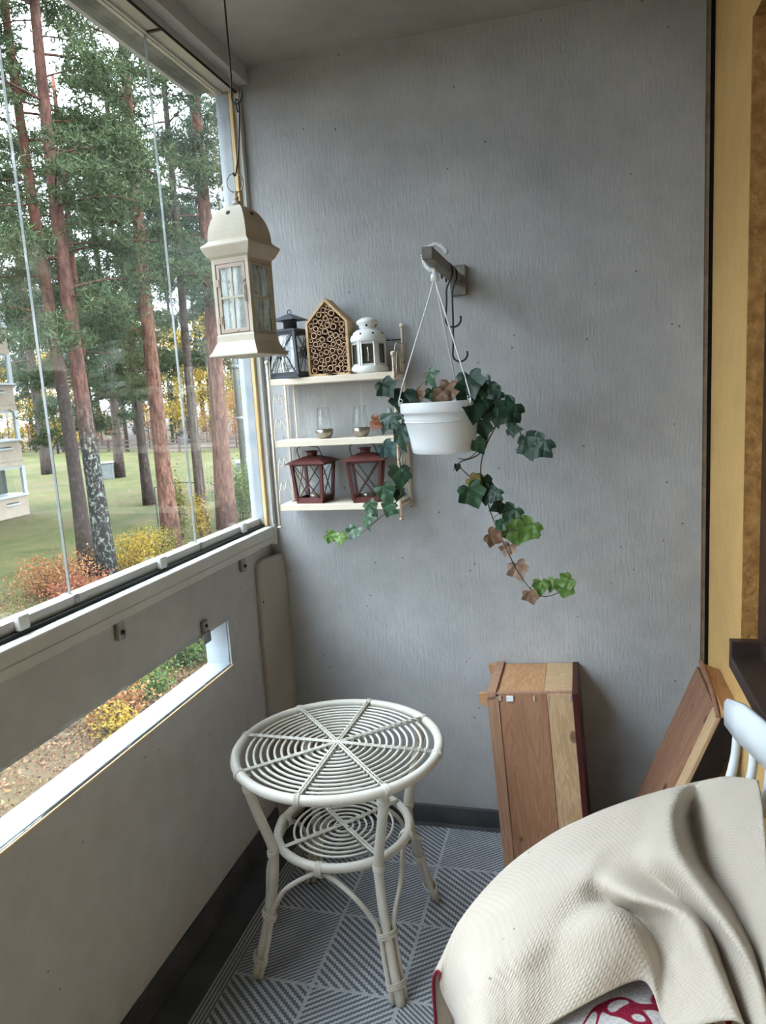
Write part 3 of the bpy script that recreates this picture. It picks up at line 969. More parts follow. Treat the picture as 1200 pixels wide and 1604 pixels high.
# wires that carry it
wx, wy = -0.727, 1.60
tag(MB().tube(crom([(wx + 0.002, wy, 2.445), (wx + 0.001, wy, 2.30), (wx + 0.001, wy, 2.16), (wx - 0.001, wy, 2.115), (wx - 0.001, wy, 2.098), (wx + 0.006, wy, 2.088), (wx + 0.016, wy, 2.090), (wx + 0.022, wy, 2.100), (wx + 0.024, wy, 2.115)], 6), 0.0021, 8).build('ceiling_hook', 'wire_black', None, True),
    'thin black wire hook coming down from the ceiling', 'hook')
tag(MB().tube(crom([(wx + 0.010, wy, 2.070), (wx + 0.007, wy, 2.094), (wx + 0.012, wy + 0.002, 2.0935), (wx + 0.013, wy, 2.06), (wx + 0.004, wy, 1.99), (wx - 0.004, wy, 1.955), (wx - 0.010, wy + 0.002, 1.9405), (wx - 0.012, wy - 0.005, 1.9445)], 6), 0.0019, 8).build('lantern_hook', 'wire_black', None, True),
    'short black wire hook holding the big cream lantern', 'hook')

# ---------------------------------------------------------------- wall shelf
SX0, SX1, SYF, SYB = -0.908, -0.514, 2.085, 2.216
SZ = (1.502, 1.314, 1.116)
def wall_shelf():
    t = thing('wall_shelf', 'cream painted metal wall shelf with three boards and scroll sides', 'shelf', (0, 0, 0))
    m = 'shelf_cream'
    for z in SZ:
        b = MB()
        b.box(SX0 + 0.004, SX1 - 0.004, SYF + 0.001, SYB - 0.004, z - 0.019, z)
        b.build('shelf_board', m, t, bevel=0.0015)
    for x, y, z0, z1 in ((SX0, SYF, 1.045, 1.548), (SX1, SYF, 1.066, 1.548), (SX0, SYB, 1.08, 1.637), (SX1, SYB, 1.08, 1.637)):
        p = MB()
        p.tube([(x, y, z0), (x, y, z1)], 0.0042, 10)
        p.lathe([(0.0075, 0), (0.0075, 0.003), (0.0042, 0.005)], 12, (x, y, z0))
        po = p.build('post', 'rust_cream' if x > -0.7 else m, t, True)
        MB().ball((x, y, z1 + 0.004), 0.0075).build('knob', m, po, True)
    for x in (SX0, SX1):
        for z in SZ:
            MB().tube([(x, SYF, z - 0.010), (x, SYB, z - 0.010)], 0.003, 8).build('side_rail', m, t, True)
        ym = (SYF + SYB) / 2
        for z in (SZ[1], SZ[2]):
            for zo, hh in ((0.004, 0.062), (0.070, 0.075)):
                for sg in (-1, 1):
                    pts = []
                    foot = 0.052 if zo < 0.05 else 0.045
                    pts.append((x, ym + sg * foot, z + zo - 0.002))
                    pts.append((x, ym + sg * (foot - 0.006), z + zo + hh * 0.55))
                    c = (ym + sg * 0.018, z + zo + hh * 0.72)
                    for i in range(15):
                        u = i / 14 * PI * 1.55
                        rr = 0.0165 * (1 - 0.5 * i / 14)
                        pts.append((x, c[0] + sg * rr * math.cos(u), c[1] + rr * 1.15 * math.sin(u)))
                    MB().tube(crom(pts, 3), 0.0013, 5).build('scroll', m, t, True)
            MB().tube([(x, SYF + 0.04, z), (x, SYF + 0.04, z + 0.0)], 0.001, 4) if False else None
        # arched loops above the top board
        for w_, h_ in ((0.050, 0.085), (0.028, 0.06)):
            pts = [(x, ym - w_, SZ[0] - 0.008)] + [(x, ym - w_ * math.cos(u) * 0.9, SZ[0] + h_ * 0.55 + h_ * 0.45 * math.sin(u)) for u in np.linspace(0, PI, 9)] + [(x, ym + w_, SZ[0] - 0.008)]
            MB().tube(crom(pts, 3), 0.0016, 5).build('side_loop', m, t, True)
    # back wires
    for x in (SX0 + 0.03,):
        MB().tube([(x, SYB - 0.002, SZ[2]), (x, SYB - 0.002, SZ[0] - 0.014)], 0.003, 8).build('back_post', m, t, True)
    MB().tube([(SX0, SYB, 1.60), (SX1, SYB, 1.60)], 0.0016, 6).build('back_wire', 'wire_black', t, True)
    return t
wall_shelf()

# ---------------------------------------------------------------- lanterns on the shelf
def quadlerp(A, B, C_, D_, u, v):
    return (A * (1 - u) + B * u) * (1 - v) + (D_ * (1 - u) + C_ * u) * v

def tapered_lantern(name, label, loc, rz, b, a, h, mat, cap, star=False, group=None):
    """square lantern: half width b at the bottom, a at the top, glazed height h"""
    t = thing(name, label, 'lantern', loc, rz, group)
    bs = MB().square([(b + 0.002, 0), (b + 0.002, 0.006), (b - 0.002, 0.010)])
    bs.build('base', mat, t, bevel=0.0006)
    zb, zt = 0.008, 0.008 + h
    for k in range(4):
        M = Matrix.Rotation(k * PI / 2, 3, 'Z')
        A, B = M @ Vector((-b, -b, zb)), M @ Vector((b, -b, zb))
        D_, C_ = M @ Vector((-a, -a, zt)), M @ Vector((a, -a, zt))
        MB().beam(A, D_, 0.0095, 0.0095, M @ Vector((0, -1, 0))).build('corner_bar', mat, t, bevel=0.0008)
        f = MB()
        q = lambda u, v: quadlerp(A, B, C_, D_, u, v)
        nv = M @ Vector((0, -1, 0))
        f.beam(q(0.04, 0.035), q(0.96, 0.035), 0.004, 0.012)
        fo = f.build('panel_frame', mat, t)
        MB().beam(q(0.05, 0.97), q(0.95, 0.97), 0.004, 0.010).build('panel_rail', mat, fo)
        g = MB()
        off = nv * -0.001
        g.add([q(0.05, 0.05) + off, q(0.95, 0.05) + off, q(0.95, 0.96) + off, q(0.05, 0.96) + off,
               q(0.05, 0.05) + off * 2.5, q(0.95, 0.05) + off * 2.5, q(0.95, 0.96) + off * 2.5, q(0.05, 0.96) + off * 2.5],
              [(0, 1, 2, 3), (7, 6, 5, 4), (0, 4, 5, 1), (1, 5, 6, 2), (2, 6, 7, 3), (3, 7, 4, 0)])
        g.build('pane', 'clear_glass', fo)
        for (u0, v0, u1, v1) in ((0.08, 0.06, 0.92, 0.95), (0.92, 0.06, 0.08, 0.95)):
            MB().tube([q(u0, v0) + nv * 0.001, q(u1, v1) + nv * 0.001], 0.0013 if star else 0.0017, 6).build('cross_rod', mat, fo, True)
        if star:
            for (u0, v0, u1, v1) in ((0.3, 0.06, 0.78, 0.95), (0.7, 0.06, 0.22, 0.95)):
                MB().tube([q(u0, v0) + nv * 0.001, q(u1, v1) + nv * 0.001], 0.001, 5).build('cross_rod', mat, fo, True)
            c = q(0.5, 0.52) + nv * 0.003
            X = (q(1, 0.5) - q(0, 0.5)).normalized()
            Z = (q(0.5, 1) - q(0.5, 0)).normalized()
            n_ = X.cross(Z)
            vs, poly = [], []
            for i in range(10):
                r_ = 0.021 if i % 2 == 0 else 0.009
                u = PI / 2 + i * PI / 5
                vs.append(c + X * (r_ * math.cos(u)) + Z * (r_ * math.sin(u)))
            vs2 = [p + n_ * 0.002 for p in vs]
            s_ = MB().add(vs + vs2, [tuple(range(10)), tuple(reversed(range(10, 20)))] + [(i, (i + 1) % 10, 10 + (i + 1) % 10, 10 + i) for i in range(10)])
            s_.build('star', mat, fo)
    if cap == 'pagoda':
        MB().square([(a + 0.006, zt - 0.001), (a + 0.006, zt + 0.004), (a - 0.004, zt + 0.008), (0.025, zt + 0.010)]).build('roof', mat, t, bevel=0.0006)
        MB().lathe([(0.021, zt + 0.008), (0.021, zt + 0.030), (0.028, zt + 0.036)], 16).build('chimney', mat, t, True)
        MB().square([(0.040, zt + 0.034), (0.040, zt + 0.036), (0.030, zt + 0.042), (0.010, zt + 0.052), (0.002, zt + 0.056)]).build('cap', mat, t)
        MB().ring((0, 0, zt + 0.060), 0.0065, 0.0016, 18, 6, 'y').build('carry_ring', mat, t, True)
        MB().tube(crom([(a, 0, zt - 0.004), (a + 0.035, 0.006, zt + 0.004), (a + 0.075, 0.01, zt - 0.004), (a + 0.085, 0.012, zt - 0.035), (a + 0.06, 0.012, zt - 0.05), (a + 0.012, 0.01, zt - 0.055)], 5), 0.0011, 6).build('handle', mat, t, True)
    else:
        MB().square([(a + 0.016, zt - 0.002), (a + 0.016, zt), (a + 0.004, zt + 0.006), (0.022, zt + 0.018), (0.018, zt + 0.019)]).build('roof', mat, t)
        MB().lathe([(0.016, zt + 0.017), (0.016, zt + 0.032)], 18).build('chimney', mat, t, True)
        MB().lathe([(0.021, zt + 0.032), (0.021, zt + 0.034), (0.012, zt + 0.036)], 18).build('cap', mat, t, True)
        hh = crom([(-a * 0.75, -0.01, zt + 0.004), (-a * 0.9, -0.012, zt + 0.04), (-a * 0.4, -0.03, zt + 0.052), (a * 0.3, -0.03, zt + 0.050), (a * 0.55, -0.014, zt + 0.045), (a * 0.85, -0.01, zt + 0.006)], 6)
        MB().tube(hh, 0.0016, 6).build('handle', 'wire_black', t, True)
    # the candle inside
    MB().lathe([(0.017, 0.010), (0.017, 0.024), (0.014, 0.025)], 14).build('tealight', 'nickel', t, True)
    return t

YS = 2.146
tapered_lantern('star_lantern', 'charcoal metal lantern with star panels on the top shelf', (-0.848, 2.148, SZ[0]), R(-14), 0.058, 0.039, 0.132, 'charcoal_lantern_paint', 'pagoda', True)
tapered_lantern('red_lantern', 'dark red metal lantern on the bottom shelf, nearer the window', (-0.808, 2.150, SZ[2]), R(-4), 0.042, 0.050, 0.118, 'red_lantern_paint', 'chimney', False, 'dark red lanterns on the bottom shelf')
tapered_lantern('red_lantern', 'dark red metal lantern on the bottom shelf, nearer the ivy', (-0.632, 2.142, SZ[2]), R(9), 0.039, 0.050, 0.122, 'red_lantern_paint', 'chimney', False, 'dark red lanterns on the bottom shelf')

def round_lantern():
    t = thing('round_lantern', 'white round metal lantern with ventilated dome on the top shelf', 'lantern', (-0.604, 2.150, SZ[0]), R(12))
    m = 'white_lantern_paint'
    MB().lathe([(0.050, 0), (0.056, 0.003), (0.057, 0.012), (0.054, 0.018), (0.053, 0.022)], 32).build('base', m, t, True)
    rad, z0, z1 = 0.050, 0.020, 0.095
    n = 6
    for k in range(n):
        a0, a1 = 2 * PI * k / n, 2 * PI * (k + 1) / n
        p = lambda a, z, r_=rad: Vector((r_ * math.cos(a), r_ * math.sin(a), z))
        MB().beam(p(a0, z0), p(a0, z1), 0.006, 0.005, (math.cos(a0), math.sin(a0), 0)).build('upright', m, t, bevel=0.0006)
        f = MB()
        f.beam(p(a0 + 0.06, z0 + 0.004), p(a1 - 0.06, z0 + 0.004), 0.003, 0.008)
        f.beam(p(a0 + 0.06, z1 - 0.005), p(a1 - 0.06, z1 - 0.005), 0.003, 0.009)
        for da in (0.13,):
            f.beam(p(a0 + da, z0), p(a0 + da, z1), 0.005, 0.003, (math.cos(a0), math.sin(a0), 0))
            f.beam(p(a1 - da, z0), p(a1 - da, z1), 0.005, 0.003, (math.cos(a0), math.sin(a0), 0))
        fo = f.build('panel_frame', m, t)
        g = [p(a0 + 0.05, z0, 0.0475), p(a1 - 0.05, z0, 0.0475), p(a1 - 0.05, z1, 0.0475), p(a0 + 0.05, z1, 0.0475)]
        i_ = [p(a0 + 0.05, z0, 0.0465), p(a1 - 0.05, z0, 0.0465), p(a1 - 0.05, z1, 0.0465), p(a0 + 0.05, z1, 0.0465)]
        MB().add(g + i_, [(0, 1, 2, 3), (7, 6, 5, 4), (0, 4, 5, 1), (1, 5, 6, 2), (2, 6, 7, 3), (3, 7, 4, 0)]).build('pane', 'dusty_glass', fo)
    MB().lathe([(0.052, 0.092), (0.054, 0.094), (0.054, 0.102), (0.051, 0.110), (0.044, 0.120), (0.034, 0.127), (0.024, 0.130)], 32).build('dome', m, t, True)
    MB().lathe([(0.022, 0.128), (0.023, 0.133), (0.032, 0.147), (0.033, 0.150), (0.028, 0.157), (0.016, 0.163), (0.0, 0.165)], 28).build('chimney_cap', m, t, True)
    for k in range(8):
        a = 2 * PI * (k + 0.5) / 8
        o = MB().lathe([(0.0032, 0), (0.0032, 0.0012)], 10).build('vent_hole', 'black_rubber', t)
        o.location = (0.0478 * math.cos(a), 0.0478 * math.sin(a), 0.1145)
        o.rotation_euler = (0, R(52), a)
    for k in range(5):
        a = -PI / 2 + 2 * PI * k / 5
        o = MB().lathe([(0.0036, 0), (0.0036, 0.0012)], 10).build('vent_hole', 'black_rubber', t)
        o.location = (0.0275 * math.cos(a), 0.0275 * math.sin(a), 0.1395)
        o.rotation_euler = (0, R(108), a)
    MB().tube(crom([(0.050, 0.01, 0.104), (0.075, 0.02, 0.092), (0.098, 0.035, 0.086), (0.100, 0.045, 0.084)], 5), 0.001, 6).build('handle', 'steel', t, True)
    MB().tube([(0.0, -0.0505, 0.035), (0.002, -0.053, 0.055), (0.0, -0.0505, 0.075)], 0.0013, 6).build('latch', m, t, True)
round_lantern()

def insect_hotel():
    t = thing('insect_hotel', 'house shaped wooden insect hotel filled with reed tubes', 'insect hotel', (-0.722, 2.118, SZ[0]), R(1))
    w, h, ap, d, th = 0.066, 0.158, 0.228, 0.082, 0.0075
    m = 'pine_board'
    MB().box(-w, w, 0, d, 0.0, 0.008).build('base_board', m, t, bevel=0.0008)
    for sg in (-1, 1):
        MB().box(sg * w - (th if sg > 0 else 0), sg * w + (th if sg < 0 else 0), 0, d, 0.008, h).build('side_board', m, t, bevel=0.0008)
        L = Vector((-sg * w, 0, ap - h)).normalized()
        n_ = Vector((L.z, 0, -L.x)) * (1 if sg > 0 else -1)
        a, b = Vector((sg * w, 0, h)), Vector((0, 0, ap))
        MB().prism([(a.x, a.z), (b.x, b.z), (b.x, b.z - th * 1.45), (a.x - sg * th, a.z - th * 0.3)], d).build('roof_board', m, t, bevel=0.0006)
    MB().prism([(-w + 0.003, 0.004), (w - 0.003, 0.004), (w - 0.003, h), (0, ap - 0.006), (-w + 0.003, h)], 0.006, Matrix.Translation((0, 0.030, 0))).build('back_panel', 'tube_dark', t)
    # reed tubes packed at random, biggest first
    rng = random.Random(11)
    def inside(x, z, r_):
        if abs(x) > w - th - r_ or z < 0.009 + r_:
            return False
        # roof line
        nx, nz = (ap - h), w
        ln = math.hypot(nx, nz)
        dist = ((ap - th * 1.4) * w - abs(x) * nx - z * w) / ln
        return dist > r_
    placed = []
    for r_, tries in ((0.0098, 500), (0.0085, 1500), (0.0074, 4000), (0.0062, 6000), (0.0050, 8000)):
        cnt = 0
        for _ in range(tries):
            x, z = rng.uniform(-w, w), rng.uniform(0.01, ap)
            if inside(x, z, r_) and all((x - a) ** 2 + (z - b) ** 2 > (r_ + c + 0.0002) ** 2 for a, b, c in placed):
                placed.append((x, z, r_))
                cnt += 1
                if r_ > 0.009 and cnt >= 6:
                    break
                if 0.0075 < r_ < 0.009 and cnt >= 26:
                    break
    tm = {}
    for x, z, r_ in placed:
        if r_ not in tm:
            me = MB().lathe([(0.70 * r_, 0.0), (r_, 0.0), (r_, 0.028), (0.70 * r_, 0.028)], 14, closed=True).mesh('reed_tube')
            me.materials.append(MATS['tube_brown'])
            tm[r_] = me
        o = link('reed_tube', tm[r_], None, t, False)
        o.rotation_euler = (-PI / 2, 0, 0)
        o.location = (x, 0.002 + rng.uniform(0, 0.003), z)
insect_hotel()

# dry leaves lying on the top shelf in front of the insect hotel
def dry_leaf(loc, s, rz, label, mat='dark_dry_leaf'):
    m = MB()
    N = 9
    vs, fs = [], []
    for i in range(N):
        u = i / (N - 1)
        wd = math.sin(PI * u) ** 0.8 * 0.42
        for j, k in enumerate((-1, 0, 1)):
            vs.append((s * (u - 0.5), s * k * wd, s * (0.10 * abs(k) * math.sin(PI * u) + 0.07 * math.sin(u * 6))))
        if i:
            a = 3 * (i - 1)
            fs += [(a, a + 1, a + 4, a + 3), (a + 1, a + 2, a + 5, a + 4)]
    m.add(vs, fs)
    o = m.build('dry_leaf', mat, None, True)
    o.location = loc
    o.rotation_euler = (0, 0, rz)
    sd = o.modifiers.new('thickness', 'SOLIDIFY')
    sd.thickness = 0.0008
    tag(o, label, 'leaf', 'dry leaves on the shelf boards')
simple('dark_dry_leaf', srgb(70, 36, 32), srgb(96, 56, 46), 30, 0.8)
dry_leaf((-0.716, 2.103, SZ[0] + 0.005), 0.05, R(8), 'dark dry leaf on the top shelf in front of the insect hotel')
dry_leaf((-0.650, 2.100, SZ[0] + 0.004), 0.042, R(-20), 'dark dry leaf on the top shelf by the white lantern')
dry_leaf((-0.862, 2.125, SZ[2] + 0.004), 0.03, R(30), 'small brown dry leaf on the bottom shelf by the window')

def tealight_glass(x, y, label):
    t = thing('tealight_glass', label, 'candle holder', (x, y, SZ[1]), 0, 'tealight glasses on the middle shelf')
    MB().lathe([(0.016, 0), (0.0215, 0.004), (0.0265, 0.014), (0.0285, 0.028), (0.0262, 0.028), (0.024, 0.016), (0.0, 0.010)], 28).build('metal_bowl', 'nickel', t, True)
    MB().lathe([(0.021, 0.020), (0.0232, 0.030), (0.0236, 0.045), (0.0215, 0.070), (0.0185, 0.096), (0.0176, 0.096), (0.0206, 0.070), (0.0226, 0.045), (0.0222, 0.030), (0.020, 0.020)], 28, closed=True).build('glass_shade', 'clear_glass', t, True)
    MB().tube([(0.006, 0.012, 0.02), (0.004, 0.014, 0.10), (0.001, 0.016, 0.173)], 0.0009, 6).build('hanging_wire', 'shelf_cream', t, True)
tealight_glass(-0.762, 2.150, 'clear tealight glass in a silver bowl, middle shelf, nearer the window')
tealight_glass(-0.643, 2.148, 'clear tealight glass in a silver bowl, middle shelf, nearer the ivy')

# ---------------------------------------------------------------- wall bracket and hooks
BX, BZ = -0.335, 1.758
def wall_bracket():
    t = thing('wall_bracket', 'short grey wooden bracket arm sticking out of the end wall', 'bracket', (BX, D, BZ))
    MB().box(-0.024, 0.024, -0.028, 0.0, -0.045, 0.040).build('wall_plate', 'grey_bracket', t, bevel=0.003)
    MB().box(-0.013, 0.013, -0.485, -0.028, -0.016, 0.012).build('arm', 'grey_bracket', t, bevel=0.002)
    MB().tube(crom([(-0.022, -0.030, 0.03), (-0.022, -0.034, -0.03), (-0.012, -0.038, -0.052), (0.012, -0.038, -0.050)], 5), 0.0018, 6).build('clamp_wire', 'steel', t, True)
wall_bracket()
def s_hook(y, L, dx, label):
    z = BZ + 0.012
    pts = [(BX - 0.014, y, z - 0.035), (BX - 0.0155, y, z - 0.01), (BX - 0.010, y, z + 0.0022), (BX + 0.008, y, z + 0.0022), (BX + 0.0155, y, z - 0.01), (BX + 0.014, y, z - 0.03), (BX + 0.004 + dx, y, z - 0.06), (BX + 0.002 + dx, y, z - L * 0.6), (BX - 0.001 + dx, y, z - L + 0.03)]
    c = (BX + 0.018 + dx, z - L + 0.012)
    for u in np.linspace(PI * 0.95, PI * 2.1, 8):
        pts.append((c[0] + 0.021 * math.cos(u), y, c[1] + 0.021 * math.sin(u)))
    tag(MB().tube(crom(pts, 4), 0.0027, 7).build('wire_hook', 'wire_black', None, True), label, 'hook', 'black wire hooks on the wall bracket')
s_hook(2.015, 0.155, -0.006, 'shorter black wire hook on the wall bracket, nearer the hanging pot')
s_hook(2.085, 0.245, -0.002, 'longer black wire hook on the wall bracket, nearer the wall')

# ---------------------------------------------------------------- hanging pot with ivy
VINES = [
 [(-0.407,1.840,1.408),(-0.427,1.840,1.397),(-0.456,1.840,1.380),(-0.460,1.840,1.329),(-0.448,1.840,1.298),(-0.447,1.840,1.261),(-0.445,1.840,1.200),(-0.472,1.840,1.150),(-0.526,1.840,1.104),(-0.581,1.840,1.066),(-0.649,1.840,1.050)],
 [(-0.263,1.800,1.409),(-0.234,1.800,1.413),(-0.200,1.800,1.403),(-0.167,1.800,1.384),(-0.148,1.800,1.355),(-0.129,1.800,1.309),(-0.113,1.800,1.288)],
 [(-0.261,1.830,1.409),(-0.199,1.830,1.362),(-0.200,1.830,1.339),(-0.221,1.830,1.302),(-0.235,1.830,1.261),(-0.240,1.830,1.220),(-0.232,1.830,1.174),(-0.216,1.830,1.120),(-0.197,1.830,1.073),(-0.174,1.830,1.016),(-0.153,1.830,0.967),(-0.119,1.830,0.924),(-0.090,1.830,0.909),(-0.058,1.830,0.915)],
 [(-0.226,1.880,1.405),(-0.222,1.900,1.33),(-0.25,1.900,1.27),(-0.300,1.885,1.250),(-0.300,1.880,1.237),(-0.267,1.880,1.202),(-0.241,1.880,1.177)],
 [(-0.356,1.860,1.405),(-0.349,1.860,1.437),(-0.363,1.860,1.466)],
]
LEAVES = [
 [(-0.464,1.828,1.447,0.040,-30,'d'),(-0.429,1.828,1.409,0.050,0,'d'),(-0.507,1.828,1.362,0.029,-70,'o'),(-0.478,1.828,1.364,0.048,20,'d'),(-0.442,1.828,1.341,0.038,-10,'d'),(-0.436,1.828,1.318,0.048,0,'d'),(-0.471,1.828,1.291,0.038,-40,'b'),(-0.445,1.828,1.223,0.046,20,'m'),(-0.488,1.828,1.177,0.040,-20,'m'),(-0.463,1.828,1.174,0.029,10,'d'),(-0.532,1.828,1.138,0.033,-50,'m'),(-0.492,1.828,1.133,0.037,30,'m'),(-0.546,1.828,1.102,0.033,-20,'m'),(-0.590,1.828,1.072,0.031,10,'m'),(-0.620,1.828,1.061,0.027,0,'g'),(-0.644,1.828,1.066,0.026,-60,'g')],
 [(-0.248,1.788,1.443,0.051,-10,'d'),(-0.220,1.788,1.435,0.040,50,'d'),(-0.240,1.788,1.400,0.067,0,'d'),(-0.209,1.788,1.385,0.040,40,'d'),(-0.194,1.788,1.363,0.040,0,'d'),(-0.163,1.788,1.373,0.051,60,'d'),(-0.150,1.788,1.336,0.031,-80,'d'),(-0.122,1.788,1.290,0.050,-30,'d'),(-0.096,1.788,1.286,0.048,30,'d'),(-0.195,1.788,1.420,0.029,80,'d')],
 [(-0.229,1.818,1.333,0.043,-10,'d'),(-0.238,1.818,1.294,0.031,-20,'m'),(-0.251,1.818,1.205,0.029,-50,'y'),(-0.231,1.818,1.194,0.045,10,'d'),(-0.257,1.818,1.169,0.050,-10,'m'),(-0.226,1.818,1.170,0.038,0,'d'),(-0.209,1.818,1.170,0.032,40,'d'),(-0.200,1.818,1.141,0.033,80,'d'),(-0.171,1.818,1.113,0.041,20,'m'),(-0.194,1.818,1.095,0.023,60,'m'),(-0.162,1.818,1.071,0.045,-10,'g'),(-0.146,1.818,1.067,0.038,10,'g'),(-0.128,1.818,1.079,0.046,40,'g'),(-0.205,1.818,1.063,0.036,-60,'r'),(-0.180,1.818,1.022,0.031,10,'r'),(-0.152,1.818,0.967,0.040,-30,'r'),(-0.121,1.818,0.909,0.031,-20,'r'),(-0.099,1.818,0.931,0.031,0,'g'),(-0.072,1.818,0.934,0.028,20,'g'),(-0.039,1.818,0.951,0.032,60,'g'),(-0.041,1.818,0.924,0.036,20,'g')],
 [(-0.304,1.868,1.238,0.014,0,'d')],
 [(-0.360,1.848,1.468,0.035,-40,'m'),(-0.296,1.848,1.432,0.032,30,'d'),(-0.396,1.848,1.423,0.033,-20,'r'),(-0.314,1.848,1.428,0.045,10,'r'),(-0.354,1.848,1.424,0.029,-20,'m'),(-0.335,1.848,1.418,0.031,30,'r')],
]
def ivy_leaf_mesh(seed, curl):
    """five-lobed ivy leaf in the xz plane of its own frame: stalk at the origin, tip along -y"""
    rng = random.Random(seed)
    out = [(0.0, 0.02), (0.14, 0.17), (0.32, 0.16), (0.46, 0.06), (0.42, -0.10), (0.50, -0.22), (0.58, -0.36), (0.42, -0.46), (0.28, -0.56), (0.16, -0.76), (0.0, -0.96)]
    out = [(x * rng.uniform(0.9, 1.1), y * rng.uniform(0.94, 1.06)) for x, y in out]
    outline = out + [(-x * rng.uniform(0.92, 1.08), y) for x, y in reversed(out[1:-1])]
    n = len(outline)
    h = lambda x, y: curl * (x * x * 1.1 + 0.35 * (y + 0.4) ** 2) - 0.10 * math.exp(-(x / 0.10) ** 2) + 0.05 * math.sin(7 * x + 3 * y + seed)
    vs = [(0.0, -0.36, h(0, -0.36))] + [(x * 0.55, -0.36 + (y + 0.36) * 0.55, h(x * 0.55, y * 0.55)) for x, y in outline] + [(x, y, h(x, y)) for x, y in outline]
    fs = []
    for i in range(n):
        j = (i + 1) % n
        fs += [(0, 1 + i, 1 + j), (1 + i, 1 + n + i, 1 + n + j, 1 + j)]
    m = MB().add(vs, fs)
    return m.mesh('leaf')
def hanging_planter():
    PX, PY, PZ = -0.335, 1.842, 1.281
    t = thing('hanging_planter', 'white plastic hanging pot with trailing ivy on the wall bracket', 'plant', (PX, PY, PZ))
    I = Vector((PX, PY, PZ))
    prof = [(0.072, 0.0), (0.078, 0.004), (0.082, 0.02), (0.0935, 0.082), (0.0945, 0.083), (0.096, 0.092), (0.097, 0.102), (0.103, 0.103), (0.1045, 0.107), (0.1045, 0.127), (0.102, 0.130), (0.0985, 0.130), (0.098, 0.12), (0.094, 0.10), (0.09, 0.09)]
    MB().lathe(prof, 48).build('pot', 'white_plastic', t, True)
    MB().lathe([(0.0925, 0.0785), (0.0955, 0.080), (0.0955, 0.0825), (0.093, 0.083)], 48, closed=True).build('pot_band', 'white_plastic', t, True)
    MB().lathe([(0.0935, 0.104), (0.06, 0.110), (0.0, 0.113)], 32).build('soil', 'soil', t, True)
    # hanger strands and hook
    hk = Vector((0.002, -0.022, 0.425))
    for a in (R(193), R(-38), R(75)):
        e_ = Vector((0.1005 * math.cos(a), 0.1005 * math.sin(a), 0.128))
        MB().tube(crom([hk + Vector((0.006 * math.cos(a), 0.006 * math.sin(a), 0.01)), hk + Vector((0.008 * math.cos(a), 0.008 * math.sin(a), -0.02)), e_ + Vector((0, 0, 0.03)), e_ + Vector((0, 0, -0.006))], 6), 0.0021, 8).build('hanger_strand', 'white_plastic', t, True)
        MB().ring((e_.x * 1.02, e_.y * 1.02, e_.z + 0.008), 0.0048, 0.0016, 14, 6, 'y').build('strand_eye', 'white_plastic', t, True)
    h = MB()
    h.lathe([(0.010, -0.004), (0.0105, 0.006), (0.008, 0.014)], 14, hk)
    loop = [hk + Vector((0.0, 0, 0.014))]
    for u in np.linspace(-PI * 0.56, -PI * 1.93, 18):
        loop.append(hk + Vector((0.004 + 0.0285 * math.cos(u), 0.0, 0.0505 + 0.030 * math.sin(u))))
    h.tube(crom(loop, 3), 0.0058, 8)
    ho = h.build('hanger_hook', 'white_plastic', t, True)
    rb = MB()
    for i, u in enumerate(np.linspace(-PI * 0.6, -PI * 1.9, 14)):
        c = hk + Vector((0.004 + 0.0285 * math.cos(u), 0.0, 0.0505 + 0.030 * math.sin(u)))
        d = Vector((math.cos(u), 0, math.sin(u)))
        g = Vector((-d.z, 0, d.x)) * (0.004 if i % 2 else -0.004)
        rb.tube([c - d * 0.0065 - g + Vector((0, -0.005, 0)), c + d * 0.0065 + g + Vector((0, -0.005, 0))], 0.0012, 5)
    rb.build('ribs', 'white_plastic', ho, True)['kind'] = 'stuff'
    # ivy
    meshes = {}
    rng = random.Random(5)
    jit = random.Random(9)
    for vi, (path, leaves) in enumerate(zip(VINES, LEAVES)):
        pts = []
        for i, p in enumerate(path):
            pts.append(Vector(p) - I + Vector((0, jit.uniform(-0.012, 0.012) if i else 0, 0)))
        P = crom(pts, 6)
        N = len(P)
        v = MB().tube(P, [0.0021 - 0.0011 * i / N for i in range(N)], 6).build('vine', 'vine_stem', t, True)
        stalks = MB()
        for (x, y, z, s, ang, c) in leaves:
            key = (rng.randrange(3), c)
            if key not in meshes:
                me = ivy_leaf_mesh(key[0], (-0.25, -0.5, 0.35)[key[0]])
                me.materials.append(MATS['ivy_' + c])
                for p_ in me.polygons:
                    p_.use_smooth = True
                meshes[key] = me
            o = link('leaf', meshes[key], None, v)
            s *= 1.35
            # leaf frame: face towards the room, tip hanging down, turned by ang
            roll = R(ang * 0.9 + rng.uniform(-14, 14))
            tilt = R(rng.uniform(-32, 8))
            yawl = R(rng.uniform(-38, 30))
            M = Matrix.Rotation(yawl, 4, 'Z') @ Matrix.Rotation(roll, 4, 'Y') @ Matrix.Rotation(tilt, 4, 'X') @ Matrix.Rotation(PI / 2, 4, 'X')
            # mesh lies in xy with +z as its face; turned so the face looks along -y and the tip hangs down
            ctr = M @ Vector((0, -0.42 * s, 0))
            yy = y + jit.uniform(-0.02, 0.02)
            if vi == 4:
                yy += jit.uniform(-0.02, 0.03)
            loc = Vector((x, yy, z)) - I - ctr
            o.matrix_local = Matrix.Translation(loc) @ M @ Matrix.Diagonal((s, s, s, 1))
            near = min(P, key=lambda q: (q - loc).length)
            if (near - loc).length < 0.09:
                mid = (near + loc) / 2 + Vector((0, 0, 0.006))
                stalks.tube(crom([near, mid, loc], 4), 0.0008, 5)
        if stalks.v:
            stalks.build('leaf_stalk', 'vine_stem', v, True)
